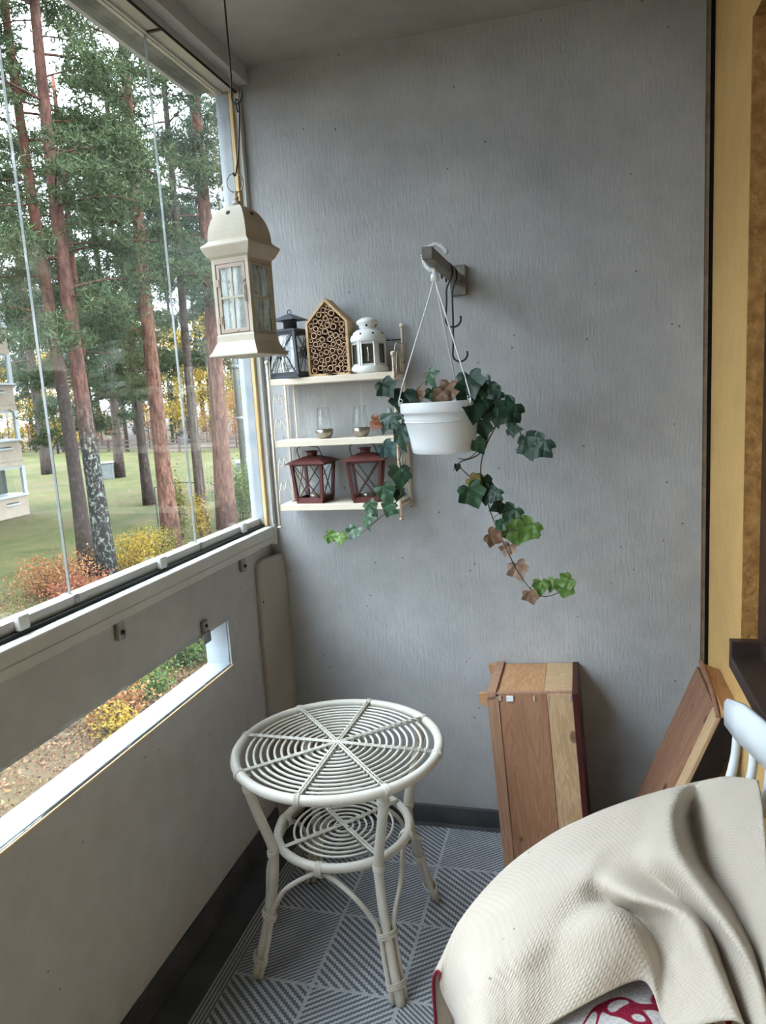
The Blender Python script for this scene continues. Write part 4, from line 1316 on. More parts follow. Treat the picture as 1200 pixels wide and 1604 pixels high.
    # one more tendril with a curl
    MB().tube(crom([Vector(p) - I for p in ((-0.304, 1.88, 1.262), (-0.29, 1.88, 1.258), (-0.272, 1.878, 1.262), (-0.252, 1.875, 1.28), (-0.243, 1.87, 1.30))], 6), 0.0011, 6).build('tendril', 'vine_stem', t, True)
hanging_planter()

# ---------------------------------------------------------------- drawers leaning in the corner
def drawer_upright():
    t = thing('wooden_drawer', 'old pine drawer standing on end against the end wall', 'drawer', (-0.228, 1.955, 0.0), 0, rot=(R(-1.5), R(-3.6), 0))
    W, Dp, Hh = 0.236, 0.255, 0.575
    # front: narrow edge strip, wide plank, pale plank (proud and recessed by a millimetre or two)
    MB().box(0.0, 0.032, -0.003, 0.012, 0.0, Hh - 0.004).build('edge_strip', 'pinkish_pine', t, bevel=0.0015)
    MB().box(0.033, 0.166, 0.0, 0.012, 0.0, Hh).build('side_plank', 'old_pine', t, bevel=0.001)
    MB().box(0.1675, W, -0.0015, 0.012, 0.0, Hh + 0.001).build('side_plank', 'light_pine', t, bevel=0.001)
    # end: two boards and a batten
    MB().box(0.026, 0.158, 0.012, Dp, Hh - 0.014, Hh + 0.002).build('end_board', 'old_pine_orange', t, bevel=0.001)
    MB().box(0.1585, W, 0.012, Dp, Hh - 0.014, Hh + 0.0025).build('end_board', 'light_pine', t, bevel=0.001)
    MB().box(0.0, 0.026, -0.003, Dp + 0.003, Hh - 0.014, Hh + 0.010).build('batten', 'pinkish_pine', t, bevel=0.0015)
    MB().box(0.026, W, 0.0, 0.013, Hh + 0.0, Hh + 0.006).build('lip', 'pinkish_pine', t, bevel=0.001)
    for y in (0.0, Dp - 0.012):
        MB().prism([(-0.024, Hh - 0.006), (0.0, Hh - 0.006), (0.0, Hh - 0.046), (-0.012, Hh - 0.044), (-0.024, Hh - 0.030)], 0.012, Matrix.Translation((0, y - 0.002, 0.012))).build('runner_end', 'old_pine_orange', t, bevel=0.001)
    MB().box(0.01, W, Dp - 0.012, Dp, 0.0, Hh - 0.014).build('side_plank', 'old_pine', t)
    MB().box(0.01, W, 0.012, Dp - 0.012, 0.0, 0.014).build('end_board', 'old_pine', t)
    MB().box(0.012, 0.018, 0.012, Dp - 0.012, 0.014, Hh - 0.014).build('bottom_panel', 'pinkish_pine', t)
    MB().box(W, W + 0.016, -0.006, Dp + 0.006, 0.0, Hh + 0.002).build('drawer_front', 'dark_red_paint', t, bevel=0.002)
    # torn paper and chipped dovetails along the top edge of the front
    for x, w_, h_ in ((0.064, 0.020, 0.013), (0.036, 0.008, 0.010), (0.132, 0.006, 0.012), (0.170, 0.004, 0.012), (0.228, 0.008, 0.012)):
        MB().box(x - w_ / 2, x + w_ / 2, -0.0035, 0.002, Hh - 0.006 - h_, Hh - 0.003).build('paper_scrap', 'white_plastic' if w_ > 0.015 else 'antique_pinkish', t, bevel=0.0006)
drawer_upright()

def drawer_leaning():
    ang = R(21.5)
    t = thing('wooden_drawer', 'worn brown drawer leaning against the yellow wall behind the white chair', 'drawer', (0.048, 1.745, 0.0), 0, rot=(0, ang, 0))
    L, Wd, Th = 0.712, 0.315, 0.062
    # local: z along the length, y across, x through the thickness
    MB().box(0.0, 0.010, 0.062, Wd, 0.012, L - 0.014).build('bottom_plank', 'worn_brown_pine', t, bevel=0.0015)
    MB().box(0.001, 0.011, 0.002, 0.0605, 0.012, L - 0.018).build('bottom_plank', 'light_pine', t, bevel=0.0015)
    pts = crom([(0.004, 0.002, L - 0.018), (0.003, 0.08, L - 0.006), (0.004, 0.2, L + 0.002), (0.004, Wd - 0.004, L + 0.004)], 8)
    MB().tube(pts, 0.0062, 8).build('moulding', 'worn_brown_pine', t, True)
    MB().box(0.008, Th, 0.0, Wd, L - 0.016, L).build('end_board', 'old_pine_orange', t, bevel=0.0015)
    MB().box(0.008, Th, 0.0, Wd, 0.012, 0.028).build('end_board', 'old_pine_orange', t, bevel=0.0015)
    MB().box(0.010, Th, Wd - 0.012, Wd, 0.028, L - 0.016).build('side_board', 'old_pine', t, bevel=0.001)
    MB().box(0.010, Th, 0.0, 0.012, 0.028, L - 0.016).build('side_board', 'tube_dark', t, bevel=0.001)  # near-black board colour stands in for the shadow between plank and chair
drawer_leaning()

# ---------------------------------------------------------------- white chair
def white_chair():
    # local frame: x across the seat, y towards the back, origin on the floor under the seat centre
    t = thing('white_chair', 'white painted spindle back chair half covered by the cream cloth', 'chair', (0.118, 1.316, 0.005), R(-90 + 9.7))
    m = 'white_paint'
    ro = []
    for x in np.linspace(-0.185, 0.185, 9):
        ro.append((x, 0.205 + 0.018 * (1 - (x / 0.185) ** 2), 0.0))
    N = len(ro)
    prof = [(-0.011, -0.038), (-0.013, 0.0), (-0.012, 0.030), (-0.004, 0.041), (0.006, 0.040), (0.012, 0.028), (0.012, -0.03), (0.004, -0.040)]
    vs, fs = [], []
    for i, (x, y, z) in enumerate(ro):
        k = 1.0 if 0 < i < N - 1 else 0.72
        for a, b in prof:
            vs.append((x + (0 if 0 < i < N - 1 else (0.006 if i else -0.006)), y + a * k, 0.745 + b * k))
    for i in range(N - 1):
        for k in range(8):
            k2 = (k + 1) % 8
            fs.append((i * 8 + k, i * 8 + k2, (i + 1) * 8 + k2, (i + 1) * 8 + k))
    fs += [tuple(range(8)), tuple((N - 1) * 8 + k for k in range(8))]
    MB().add(vs, fs).build('top_rail', m, t, True)
    for x in np.linspace(-0.155, 0.155, 6):
        y1 = 0.205 + 0.018 * (1 - (x / 0.185) ** 2)
        xb = x * 0.92
        MB().tube(crom([(xb, 0.150, 0.405), (xb * 1.02, 0.168, 0.52), (x, y1 - 0.008, 0.64), (x, y1, 0.72)], 4), [0.0085] * 4 + [0.0095] * 5 + [0.0085] * 4, 10).build('spindle', m, t, True)
    st = MB()
    out = [(0.205 * math.copysign(abs(math.cos(a)) ** 0.45, math.cos(a)), 0.19 * math.copysign(abs(math.sin(a)) ** 0.45, math.sin(a))) for a in np.linspace(0, 2 * PI, 32, endpoint=False)]
    vs = [(x * k, y * k, z) for k, z in ((0.97, 0.375), (1.0, 0.385), (1.0, 0.398), (0.97, 0.406)) for x, y in out]
    fs = [tuple(reversed(range(32))), tuple(96 + i for i in range(32))]
    for j in range(3):
        for i in range(32):
            i2 = (i + 1) % 32
            fs.append((j * 32 + i, j * 32 + i2, (j + 1) * 32 + i2, (j + 1) * 32 + i))
    st.add(vs, fs).build('seat', m, t, True)
    for sx in (-1, 1):
        for sy in (-1, 1):
            MB().tube([(sx * 0.15, sy * 0.13, 0.38), (sx * 0.165, sy * 0.15, 0.2), (sx * 0.18, sy * 0.17, 0.0)], [0.014, 0.016, 0.011], 10).build('leg', m, t, True)
    for sy in (-1, 1):
        MB().tube([(-0.165, sy * 0.15, 0.2), (0.165, sy * 0.15, 0.2)], 0.009, 8).build('stretcher', m, t, True)
white_chair()

# ---------------------------------------------------------------- folded fleece on the seat, under the cloth
def fleece():
    m = MB()
    N, K = 18, 14
    vs, fs = [], []
    x0, x1, y0, y1 = -0.10, 0.235, 0.95, 1.40
    for j in range(K + 1):
        for i in range(N + 1):
            u, v = i / N, j / K
            x, y = x0 + (x1 - x0) * u, y0 + (y1 - y0) * v
            ed = min(u, 1 - u, v, 1 - v)
            z = 0.412 + 0.022 * (1 - math.exp(-ed * 22)) + 0.004 * math.sin(9 * u + 3) * math.sin(7 * v)
            vs.append((x, y, z))
    for j in range(K):
        for i in range(N):
            a = j * (N + 1) + i
            fs.append((a, a + 1, a + N + 2, a + N + 1))
    o = m.add(vs, fs).build('folded_fleece', 'patterned_fleece', None, True)
    sd = o.modifiers.new('thickness', 'SOLIDIFY')
    sd.thickness = 0.004
    tag(o, 'grey fleece blanket with dark red pattern under the cream cloth', 'blanket')
fleece()

# ---------------------------------------------------------------- cream cloth over the chair
CLOTH = [
 [(-0.267,1.190,0.360),(-0.232,1.235,0.430),(-0.158,1.336,0.475),(-0.072,1.411,0.510),(-0.002,1.447,0.535),(0.050,1.468,0.552),(0.108,1.477,0.575),(0.152,1.480,0.592),(0.186,1.459,0.618),(0.224,1.473,0.622),(0.267,1.420,0.665),(0.299,1.324,0.715)],
 [(-0.269,1.193,0.330),(-0.210,1.177,0.440),(-0.148,1.231,0.485),(-0.074,1.305,0.515),(-0.015,1.343,0.530),(0.034,1.372,0.540),(0.084,1.395,0.555),(0.126,1.404,0.575),(0.154,1.337,0.628),(0.205,1.449,0.555),(0.252,1.333,0.625),(0.295,1.265,0.690)],
 [(-0.262,1.197,0.300),(-0.199,1.117,0.440),(-0.134,1.151,0.485),(-0.071,1.212,0.510),(-0.020,1.254,0.525),(0.008,1.276,0.535),(0.049,1.294,0.540),(0.106,1.307,0.555),(0.155,1.240,0.615),(0.211,1.346,0.535),(0.250,1.240,0.600),(0.282,1.174,0.655)],
 [(-0.251,1.191,0.280),(-0.190,1.070,0.440),(-0.125,1.099,0.480),(-0.063,1.150,0.500),(-0.004,1.208,0.510),(0.036,1.257,0.500),(0.072,1.210,0.552),(0.146,1.262,0.528),(0.187,1.158,0.598),(0.239,1.242,0.530),(0.258,1.157,0.580),(0.267,1.092,0.620)],
 [(-0.237,1.175,0.270),(-0.184,1.030,0.430),(-0.117,1.063,0.465),(-0.052,1.118,0.480),(0.035,1.158,0.545),(0.089,1.227,0.492),(0.154,1.147,0.568),(0.197,1.199,0.515),(0.221,1.086,0.580),(0.254,1.133,0.530),(0.261,1.085,0.560),(0.255,1.018,0.585)],
 [(-0.225,1.163,0.250),(-0.175,0.981,0.420),(-0.114,1.020,0.450),(-0.041,1.079,0.460),(0.070,1.133,0.525),(0.122,1.180,0.470),(0.177,1.075,0.555),(0.212,1.114,0.500),(0.238,1.037,0.550),(0.250,1.032,0.530),(0.255,1.000,0.545),(0.252,0.957,0.560)],
 [(-0.212,1.148,0.220),(-0.167,0.947,0.400),(-0.111,0.979,0.430),(-0.052,1.031,0.440),(0.082,1.111,0.470),(0.119,1.042,0.455),(0.199,0.989,0.530),(0.221,0.992,0.490),(0.236,0.954,0.530),(0.244,0.951,0.515),(0.245,0.927,0.530),(0.246,0.899,0.540)],
]
def cloth():
    rows = [[Vector(p) for p in r_] for r_ in CLOTH]
    back = [[p + Vector((-0.02 if i == 0 else 0, d, dz)) for i, p in enumerate(rows[0])] for d, dz in ((0.030, -0.20), (0.022, -0.05))]
    rows = back + rows
    kr, kc = 9, 10
    dense = [crom(r_, kc) for r_ in rows]
    cols = list(zip(*dense))
    colsd = [crom(c, kr) for c in cols]
    nu, nv = len(colsd), len(colsd[0])
    vs, fs = [], []
    for v in range(nv):
        for u in range(nu):
            p = colsd[u][v].copy()
            p.x = min(p.x, 0.352)
            vs.append(p)
    for v in range(nv - 1):
        for u in range(nu - 1):
            a = v * nu + u
            fs.append((a, a + 1, a + nu + 1, a + nu))
    me = bpy.data.meshes.new('cream_cloth')
    me.from_pydata([tuple(p) for p in vs], [], fs)
    # arc-length texture coordinates so that the weave keeps its size
    U = np.zeros((nv, nu)); W = np.zeros((nv, nu))
    A = np.array([tuple(p) for p in vs]).reshape(nv, nu, 3)
    U[:, 1:] = np.cumsum(np.linalg.norm(A[:, 1:] - A[:, :-1], axis=2), axis=1)
    W[1:, :] = np.cumsum(np.linalg.norm(A[1:] - A[:-1], axis=2), axis=0)
    uv = me.uv_layers.new(name='UVMap')
    for lp in me.loops:
        i = lp.vertex_index
        uv.data[lp.index].uv = (U.ravel()[i], W.ravel()[i])
    o = link('cream_cloth', me, 'cream_waffle_cloth', None, True)
    sd = o.modifiers.new('thickness', 'SOLIDIFY')
    sd.thickness = 0.004
    sd.offset = -1
    tag(o, 'cream woven cloth draped in folds over the white chair', 'cloth')
    hem = [Vector(vs[v * nu]) for v in range(nv)] 
    MB().tube(hem, 0.0035, 6).build('piping', 'dark_red_piping', o, True)
cloth()

# ================================================================== OUTSIDE
GZ = -2.4
def outdoors_ground():
    # lawn: fine near the balcony, level to the fence, rising into the wood behind it
    m = MB()
    xs = np.linspace(-140, 60, 90)
    ys = np.linspace(-140, 78, 90)
    vs, fs = [], []
    for y in ys:
        for x in xs:
            vs.append((x, y, GZ + 0.06 * math.sin(x * 0.31 + 1) * math.sin(y * 0.27)))
    for j in range(len(ys) - 1):
        for i in range(len(xs) - 1):
            a = j * len(xs) + i
            fs.append((a, a + 1, a + len(xs) + 1, a + len(xs)))
    struct(m.add(vs, fs).build('lawn', 'lawn', None, True), 'autumn lawn with yellowing grass and brown patches')
    m = MB()
    A, B = Vector((-95, 85)), Vector((10, 42))
    d = (B - A).normalized()
    n_ = Vector((-d.y, d.x))
    vs, fs = [], []
    NU, NV = 40, 14
    for j in range(NV + 1):
        for i in range(NU + 1):
            w = A + (B - A) * (i / NU) + n_ * (j / NV * 60)
            h = GZ - 0.05 + 0.02 * j + 6.5 * (j / NV) ** 1.15 + 0.3 * math.sin(i * 0.9 + j * 0.5) * min(j, 1)
            vs.append((w.x, w.y, h))
    for j in range(NV):
        for i in range(NU):
            a = j * (NU + 1) + i
            fs.append((a, a + 1, a + NU + 2, a + NU + 1))
    struct(m.add(vs, fs).build('forest_floor', 'forest_floor', None, True), 'brown forest floor rising behind the fence')
outdoors_ground()

rs = np.random.RandomState(7)
def needles(centres, per, length, width, up=0.35):
    N = len(centres)
    c = np.repeat(centres, per, axis=0)
    d = rs.normal(size=(N * per, 3))
    d[:, 2] += up
    d /= np.linalg.norm(d, axis=1)[:, None]
    q = np.cross(d, rs.normal(size=d.shape))
    q /= np.linalg.norm(q, axis=1)[:, None] + 1e-9
    L = length * rs.uniform(0.6, 1.2, (N * per, 1))
    V = np.empty((N * per, 3, 3))
    V[:, 0] = c + q * width
    V[:, 1] = c - q * width
    V[:, 2] = c + d * L
    return V.reshape(-1, 3)

def leaves(centres, size):
    N = len(centres)
    a = rs.normal(size=(N, 3))
    a /= np.linalg.norm(a, axis=1)[:, None]
    b = np.cross(a, rs.normal(size=(N, 3)))
    b /= np.linalg.norm(b, axis=1)[:, None] + 1e-9
    s = size * rs.uniform(0.6, 1.3, (N, 1))
    V = np.empty((N, 4, 3))
    V[:, 0] = centres - a * s
    V[:, 1] = centres - b * s * 0.55
    V[:, 2] = centres + a * s
    V[:, 3] = centres + b * s * 0.55
    return V.reshape(-1, 3)

def pine(label, x, y, dia, height, crown, lean, seed, bark, nbr, blen, tufts, foliage='needles', az=None, group='tall pines on the lawn', nl=0.17, dens_top=1.0):
    rng = random.Random(seed)
    t = thing('pine_tree', label, 'tree', (x, y, GZ), 0, group)
    H = height
    path = []
    for i in range(15):
        u = i / 14
        path.append(Vector((lean[0] * u * H + 0.10 * math.sin(u * 5 + seed), lean[1] * u * H + 0.08 * math.sin(u * 4 + 2 * seed), u * H - 0.1)))
    rad = [dia / 2 * (1.25 if i == 0 else 1.06 if i == 1 else (1 - 0.72 * (i / 14))) for i in range(15)]
    MB().tube(path, rad, 14).build('trunk', bark, t, True)
    cs = []
    for b in range(nbr):
        u = crown + (0.97 - crown) * (b + rng.random()) / nbr
        p0 = path[0].lerp(path[-1], u)
        k = min(int(u * 14), 13)
        p0 = path[k].lerp(path[k + 1], u * 14 - k)
        if az:
            a = rng.uniform(*az)
        else:
            a = rng.uniform(0, 2 * PI)
        L = blen * rng.uniform(0.6, 1.15) * (1.0 if u < 0.6 else 1.25 - 0.75 * (u - 0.2))
        rise = rng.uniform(-0.25, 0.2)
        d = Vector((math.cos(a), math.sin(a), 0))
        sdv = Vector((-d.y, d.x, 0))
        wob = rng.uniform(-0.15, 0.15)
        pts = [p0, p0 + d * L * 0.35 + Vector((0, 0, L * (rise * 0.4 + 0.02))) + sdv * L * wob * 0.5, p0 + d * L * 0.7 + Vector((0, 0, L * rise * 0.7)) + sdv * L * wob, p0 + d * L + Vector((0, 0, L * (rise - 0.08)))]
        P = crom(pts, 4)
        r0 = max(0.02, 0.035 * L / 2.5)
        MB().tube(P, [r0 * (1 - 0.85 * i / (len(P) - 1)) for i in range(len(P))], 5).build('branch', bark, t, True)
        ncl = max(4, int(9 * L / 2.5))
        for c in range(ncl):
            v = rng.uniform(0.28, 1.0)
            q = P[min(int(v * (len(P) - 1)), len(P) - 1)]
            off = sdv * rng.gauss(0, 0.20 * L * (1.15 - 0.4 * v)) + Vector((0, 0, rng.gauss(0.02, 0.14)))
            cc = np.array(q + off)
            n_ = int(tufts * rng.uniform(0.6, 1.3))
            cs.append(cc + rs.normal(size=(n_, 3)) * np.array([0.22, 0.22, 0.10]) * rng.uniform(0.8, 1.4))
    C_ = np.concatenate(cs)
    o = link('needle_foliage', fast_mesh('needle_foliage', needles(C_, 7, nl, 0.014), 3), foliage, t)
    o['kind'] = 'stuff'
    return t

pine('grey brown pine trunk, left of the close pair beside the left glass joint', -11.42, 14.42, 0.35, 17, 0.34, (0.0, 0.0), 1, 'bark_mixed', 34, 2.6, 34)
pine('lichen spotted pine, right of the close pair, with white flecks on its trunk', -10.42, 13.95, 0.41, 17, 0.36, (-0.007, 0.004), 2, 'bark_lichen', 28, 2.4, 34)
pine('reddish pine with a straight trunk right of the wire clothes rack', -10.84, 17.47, 0.46, 18, 0.33, (0.0, 0.004), 3, 'bark_red', 32, 2.5, 34)
pine('slender grey pine between the two reddish pines', -10.99, 19.63, 0.32, 17, 0.42, (0.0, 0.0), 4, 'bark_grey', 24, 2.1, 22, 'needles_blue')
pine('thick reddish pine nearest the white corner post of the glazing', -10.67, 20.65, 0.58, 19, 0.38, (0.002, 0.0), 5, 'bark_red', 30, 2.6, 34, 'needles_blue')
pine('dark pine farther back beside the pale utility box', -26.4, 37.75, 0.55, 20, 0.28, (0.0, 0.0), 6, 'bark_grey', 26, 3.4, 26, 'needles_far', nl=0.24)
pine('far dark pine beside the apartment building corner', -35.0, 41.9, 0.75, 20, 0.20, (0.0, 0.0), 8, 'bark_grey', 30, 4.0, 30, 'needles_far', nl=0.26)
pine('bushy pine between the building and the close pair of pines', -16.6, 22.4, 0.40, 15, 0.22, (0.0, 0.0), 9, 'bark_mixed', 38, 3.0, 38, nl=0.2)
pine('pine whose crown fills the gap behind the reddish pine', -17.0, 26.0, 0.42, 17, 0.30, (0.0, 0.0), 10, 'bark_grey', 38, 3.2, 38, nl=0.2)
pine('pine whose crown fills the gap behind the slender grey pine', -15.5, 30.0, 0.42, 18, 0.34, (0.0, 0.0), 12, 'bark_grey', 36, 3.2, 38, 'needles_blue', nl=0.2)
pine('bluish pine behind the right end of the glazing', -14.0, 31.5, 0.36, 17, 0.32, (0.0, 0.0), 13, 'bark_grey', 28, 2.8, 28, 'needles_blue', nl=0.22)

# trees of the wood behind the fence: a few kinds, copied
def far_tree(kind, seed):
    rng = random.Random(seed)
    t = thing('birch_tree' if kind == 'yellow' else 'spruce_tree', '', 'tree', (0, 0, 0))
    H = 13 if kind == 'yellow' else 19
    MB().tube([(0, 0, -0.3), (0.1, 0, H * 0.5), (0, 0.1, H * 0.96)], [0.16, 0.12, 0.03] if kind == 'yellow' else [0.24, 0.17, 0.04], 7).build('trunk', 'bark_grey', t, True)
    if kind == 'yellow':
        cs = []
        for _ in range(34):
            u = rng.uniform(0.12, 1.0)
            w = 2.6 * math.sin(PI * min(u * 0.85 + 0.1, 1)) ** 0.7
            a = rng.uniform(0, 2 * PI)
            r_ = w * math.sqrt(rng.random())
            cs.append(np.array([r_ * math.cos(a), r_ * math.sin(a), u * H]) + rs.normal(size=(85, 3)) * np.array([0.55, 0.55, 0.45]))
        o = link('leaf_crown', fast_mesh('leaf_crown', leaves(np.concatenate(cs), 0.16), 4), 'leaves_yellow', t)
    else:
        cs = []
        for _ in range(60):
            u = rng.uniform(0.12, 1.0)
            w = 2.7 * (1.05 - u)
            a = rng.uniform(0, 2 * PI)
            r_ = w * math.sqrt(rng.random())
            cs.append(np.array([r_ * math.cos(a), r_ * math.sin(a), u * H]) + rs.normal(size=(40, 3)) * np.array([0.5, 0.5, 0.3]))
        o = link('needle_crown', fast_mesh('needle_crown', needles(np.concatenate(cs), 6, 0.42, 0.04, 0.0), 3), 'needles_far', t)
    o['kind'] = 'stuff'
    return t
protoY = [far_tree('yellow', 21), far_tree('yellow', 22)]
protoS = [far_tree('spruce', 23), far_tree('spruce', 24)]
protoO = far_tree('yellow', 25)
for _c in protoO.children:
    if _c.name.startswith('leaf_crown'):
        _c.data.materials[0] = MATS['leaves_orange']
protoO.name = 'autumn_bush'
used = set()
def put_far(proto, x, y, z, s, rz, label, group):
    o = proto if proto.name not in used else copy_tree(proto)
    used.add(proto.name)
    o.location = (x, y, z)
    o.scale = (s, s, s)
    o.rotation_euler = (0, 0, rz)
    tag(o, label, 'tree', group)
rng = random.Random(31)
# along directions seen through the glazing, behind the fence
for i, (azd, dist, kind, s) in enumerate(((-42, 84, 'y', 0.75), (-40.5, 96, 's', 1.0), (-39, 82, 'y', 0.8), (-38, 92, 'o', 0.7), (-36.5, 98, 's', 1.1), (-35, 88, 's', 0.95), (-33.6, 94, 'y', 1.0),
                                           (-32.2, 84, 's', 1.0), (-31, 80, 'y', 0.95), (-29.8, 76, 'y', 0.8), (-28.6, 86, 's', 1.1), (-27.4, 74, 'y', 0.9), (-26.2, 80, 'y', 0.85), (-25, 72, 'y', 0.95),
                                           (-23.6, 78, 's', 1.0), (-43.5, 90, 's', 1.0), (-34.3, 76, 's', 0.8), (-30.4, 96, 's', 1.2), (-37.2, 78, 'y', 0.55), (-28, 98, 's', 1.2), (-25.6, 92, 's', 1.2), (-22, 74, 'y', 0.9),
                                           (-41.5, 106, 's', 1.3), (-33, 108, 's', 1.35), (-39.5, 110, 's', 1.3), (-36, 110, 's', 1.3), (-45.5, 96, 's', 1.2), (-20, 80, 's', 1.2))):
    x, y = dist * math.sin(R(azd)), dist * math.cos(R(azd))
    beyond = max(0.0, (x - (-39.3)) * 0.38 + (y - 60.1) * 0.925 + 3)
    z = GZ + 0.11 * beyond - 0.4
    if kind == 's':
        put_far(protoS[i % 2], x, y, z, s, rng.uniform(0, 6), 'dark green spruce in the wood behind the fence', 'spruces behind the fence')
    else:
        put_far(protoY[i % 2], x, y, z, s, rng.uniform(0, 6), 'yellow leaved birch in the wood behind the fence', 'yellow birches behind the fence')

for i in range(22):
    azd = -44 + i * 1.03 + rng.uniform(-0.3, 0.3)
    # a little behind the fence line along this direction
    sx, cy_ = math.sin(R(azd)), math.cos(R(azd))
    k_ = (-39.3 * 0.37 + 60.1 * 0.929) / (sx * 0.37 + cy_ * 0.929) + rng.uniform(4, 12)
    s_ = rng.uniform(0.26, 0.42)
    if i % 3 == 1:
        put_far(protoS[i % 2], k_ * sx, k_ * cy_, GZ + 0.1, s_ * 0.8, rng.uniform(0, 6), 'small young spruce right behind the fence', 'young spruces behind the fence')
    else:
        put_far(protoO, k_ * sx, k_ * cy_, GZ + 0.1, s_, rng.uniform(0, 6), 'rust coloured bush right behind the fence', 'rust coloured bushes behind the fence')

# fence
def fence():
    t = thing('rail_fence', 'low wooden rail fence across the far end of the lawn', 'fence', (0, 0, GZ))
    A, B = Vector((-66, 71.5, 0)), Vector((-22, 54.0, 0))
    N = 17
    pm = MB().box(-0.09, 0.09, -0.09, 0.09, 0, 1.25).mesh('post')
    pm.materials.append(MATS['fence_wood'])
    P = [A.lerp(B, i / N) for i in range(N + 1)]
    for p in P:
        o = link('post', pm, None, t)
        o.location = p
    for p, q in zip(P, P[1:]):
        for z in (0.35, 0.72, 1.08):
            MB().beam(p + Vector((0, 0, z)), q + Vector((0, 0, z)), 0.06, 0.13).build('rail', 'fence_wood', t)
fence()

# apartment building on the left
def building():
    t = thing('apartment_building', 'cream apartment building with white framed balcony windows', 'building', (-21.4, 24.35, GZ))
    d = -36.0  # facade lengthened out of view as a second layer blocking the low sky
    for s in range(5):
        z = s * 2.17
        MB().box(-8, 0.0, d, 0.0, z + 0.0, z + 0.84).build('parapet_band', 'rock_cream', t, bevel=0.02)
        MB().box(-8, 0.06, d, 0.03, z + 0.80, z + 0.88).build('window_sill', 'far_white', t)
        MB().box(-8, -0.9, d, -0.05, z + 0.88, z + 2.0).build('inner_wall', 'far_dark', t)
        MB().box(-8, 0.02, d, 0.02, z + 1.98, z + 2.17).build('balcony_slab', 'rock_cream', t)
        MB().box(-0.10, 0.02, -0.14, 0.02, z + 0.88, z + 1.98).build('corner_post', 'far_white', t)
        y = -0.14
        for k in range(6):
            w = MB()
            w.box(-0.07, 0.0, y - 1.9, y - 1.78, z + 0.88, z + 1.98).box(-0.07, 0.0, y - 1.78, y, z + 1.90, z + 1.98)
            wo = w.build('window', 'far_white', t)
            MB().box(-0.04, -0.03, y - 1.78, y, z + 0.88, z + 1.90).build('pane', 'window_glass', wo)
            y -= 1.9
        for k in range(4):
            MB().box(0.0, 0.02, -1.15 - 2.6 * k, -0.55 - 2.6 * k, z + 0.55, z + 0.60).build('vent_slot', 'far_dark', t)
            MB().box(0.0, 0.03, -1.2 - 2.6 * k, -0.5 - 2.6 * k, z + 0.48, z + 0.54).build('vent_lip', 'far_white', t)
building()

# small things on the lawn
b = thing('utility_box', 'pale grey utility box beside the far dark pine', 'box', (-26.75, 37.0, GZ), R(25))
MB().box(-0.35, 0.35, -0.25, 0.25, 0.0, 0.95).build('cabinet', 'pale_box', b, bevel=0.03)
MB().box(-0.40, 0.40, -0.30, 0.30, 0.95, 1.02).build('lid', 'far_white', b, bevel=0.02)
MB().box(-0.31, 0.31, -0.262, -0.25, 0.08, 0.88).build('door', 'pale_box', b, bevel=0.01)
b = thing('drying_rack', 'thin dark metal rack frame on the lawn behind the reddish pine', 'rack', (-13.43, 20.92, GZ))
MB().tube([(0, 0, 0), (0.0, 0, 1.34), (0.25, 0, 1.40), (0.9, 0, 1.48), (1.6, 0, 1.46)], 0.018, 6).build('frame', 'wire_black', b)
MB().tube([(1.6, 0, 0), (1.6, 0, 1.46)], 0.018, 6).build('post', 'wire_black', b)
b = thing('lamp_post', 'tall slim grey metal post near the white corner frame', 'post', (-11.6, 23.85, GZ))
MB().tube([(0, 0, 0), (0, 0, 11.0)], [0.11, 0.085], 12).build('shaft', 'grey_pole', b, True)
for z in (0.5, 3.3, 5.1):
    MB().lathe([(0.125, z), (0.125, z + 0.14)], 12).build('collar', 'grey_pole', b, True)
b = thing('garden_bench', 'low pale grey bench on the lawn at the right end of the glazing', 'bench', (-18.9, 40.2, GZ), R(20))
MB().box(-1.1, 1.1, -0.25, 0.25, 0.42, 0.60).build('seat', 'far_white', b, bevel=0.02)
for sx in (-0.9, 0.9):
    MB().box(sx - 0.12, sx + 0.12, -0.2, 0.2, 0.0, 0.42).build('support', 'pale_box', b)

# shrubs
def shrub(name, label, x, y, rx, h, n, size, mat, seed, group=None, stems=9):
    rng = random.Random(seed)
    t = thing(name, label, 'shrub', (x, y, GZ), 0, group)
    cs = []
    for i in range(stems):
        a = rng.uniform(0, 2 * PI)
        r_ = rx * math.sqrt(rng.random())
        tip = Vector((r_ * math.cos(a), r_ * math.sin(a), h * rng.uniform(0.65, 1.05)))
        base = Vector((tip.x * 0.3, tip.y * 0.3, -0.02))
        mid = base.lerp(tip, 0.5) + Vector((rng.uniform(-0.1, 0.1), rng.uniform(-0.1, 0.1), 0.05))
        MB().tube(crom([base, mid, tip], 3), [0.012, 0.011, 0.010, 0.009, 0.008, 0.007, 0.005], 5).build('stem', 'bark_grey', t, True)
        for v in np.linspace(0.25, 1.0, 6):
            c = base.lerp(tip, float(v))
            cs.append(np.array(c) + rs.normal(size=(max(4, n // (stems * 6)), 3)) * np.array([rx * 0.26, rx * 0.26, h * 0.12]))
    V = np.concatenate(cs)
    V[:, 2] = np.maximum(V[:, 2], 0.03)
    o = link('leaf_foliage', fast_mesh('leaf_foliage', leaves(V, size), 4), mat, t)
    o['kind'] = 'stuff'
shrub('autumn_shrub', 'orange autumn shrub at the foot of the close pair of pines', -11.1, 13.0, 0.75, 0.75, 3600, 0.031, 'leaves_orange', 1, stems=12)
shrub('autumn_shrub', 'low reddish shrub between the orange shrub and the lichen spotted pine', -10.2, 12.6, 0.6, 0.5, 2160, 0.031, 'leaves_red', 2)
shrub('autumn_shrub', 'yellow shrub right of the lichen spotted pine', -10.6, 15.1, 0.7, 0.85, 3600, 0.028, 'leaves_yellow', 3, stems=12)
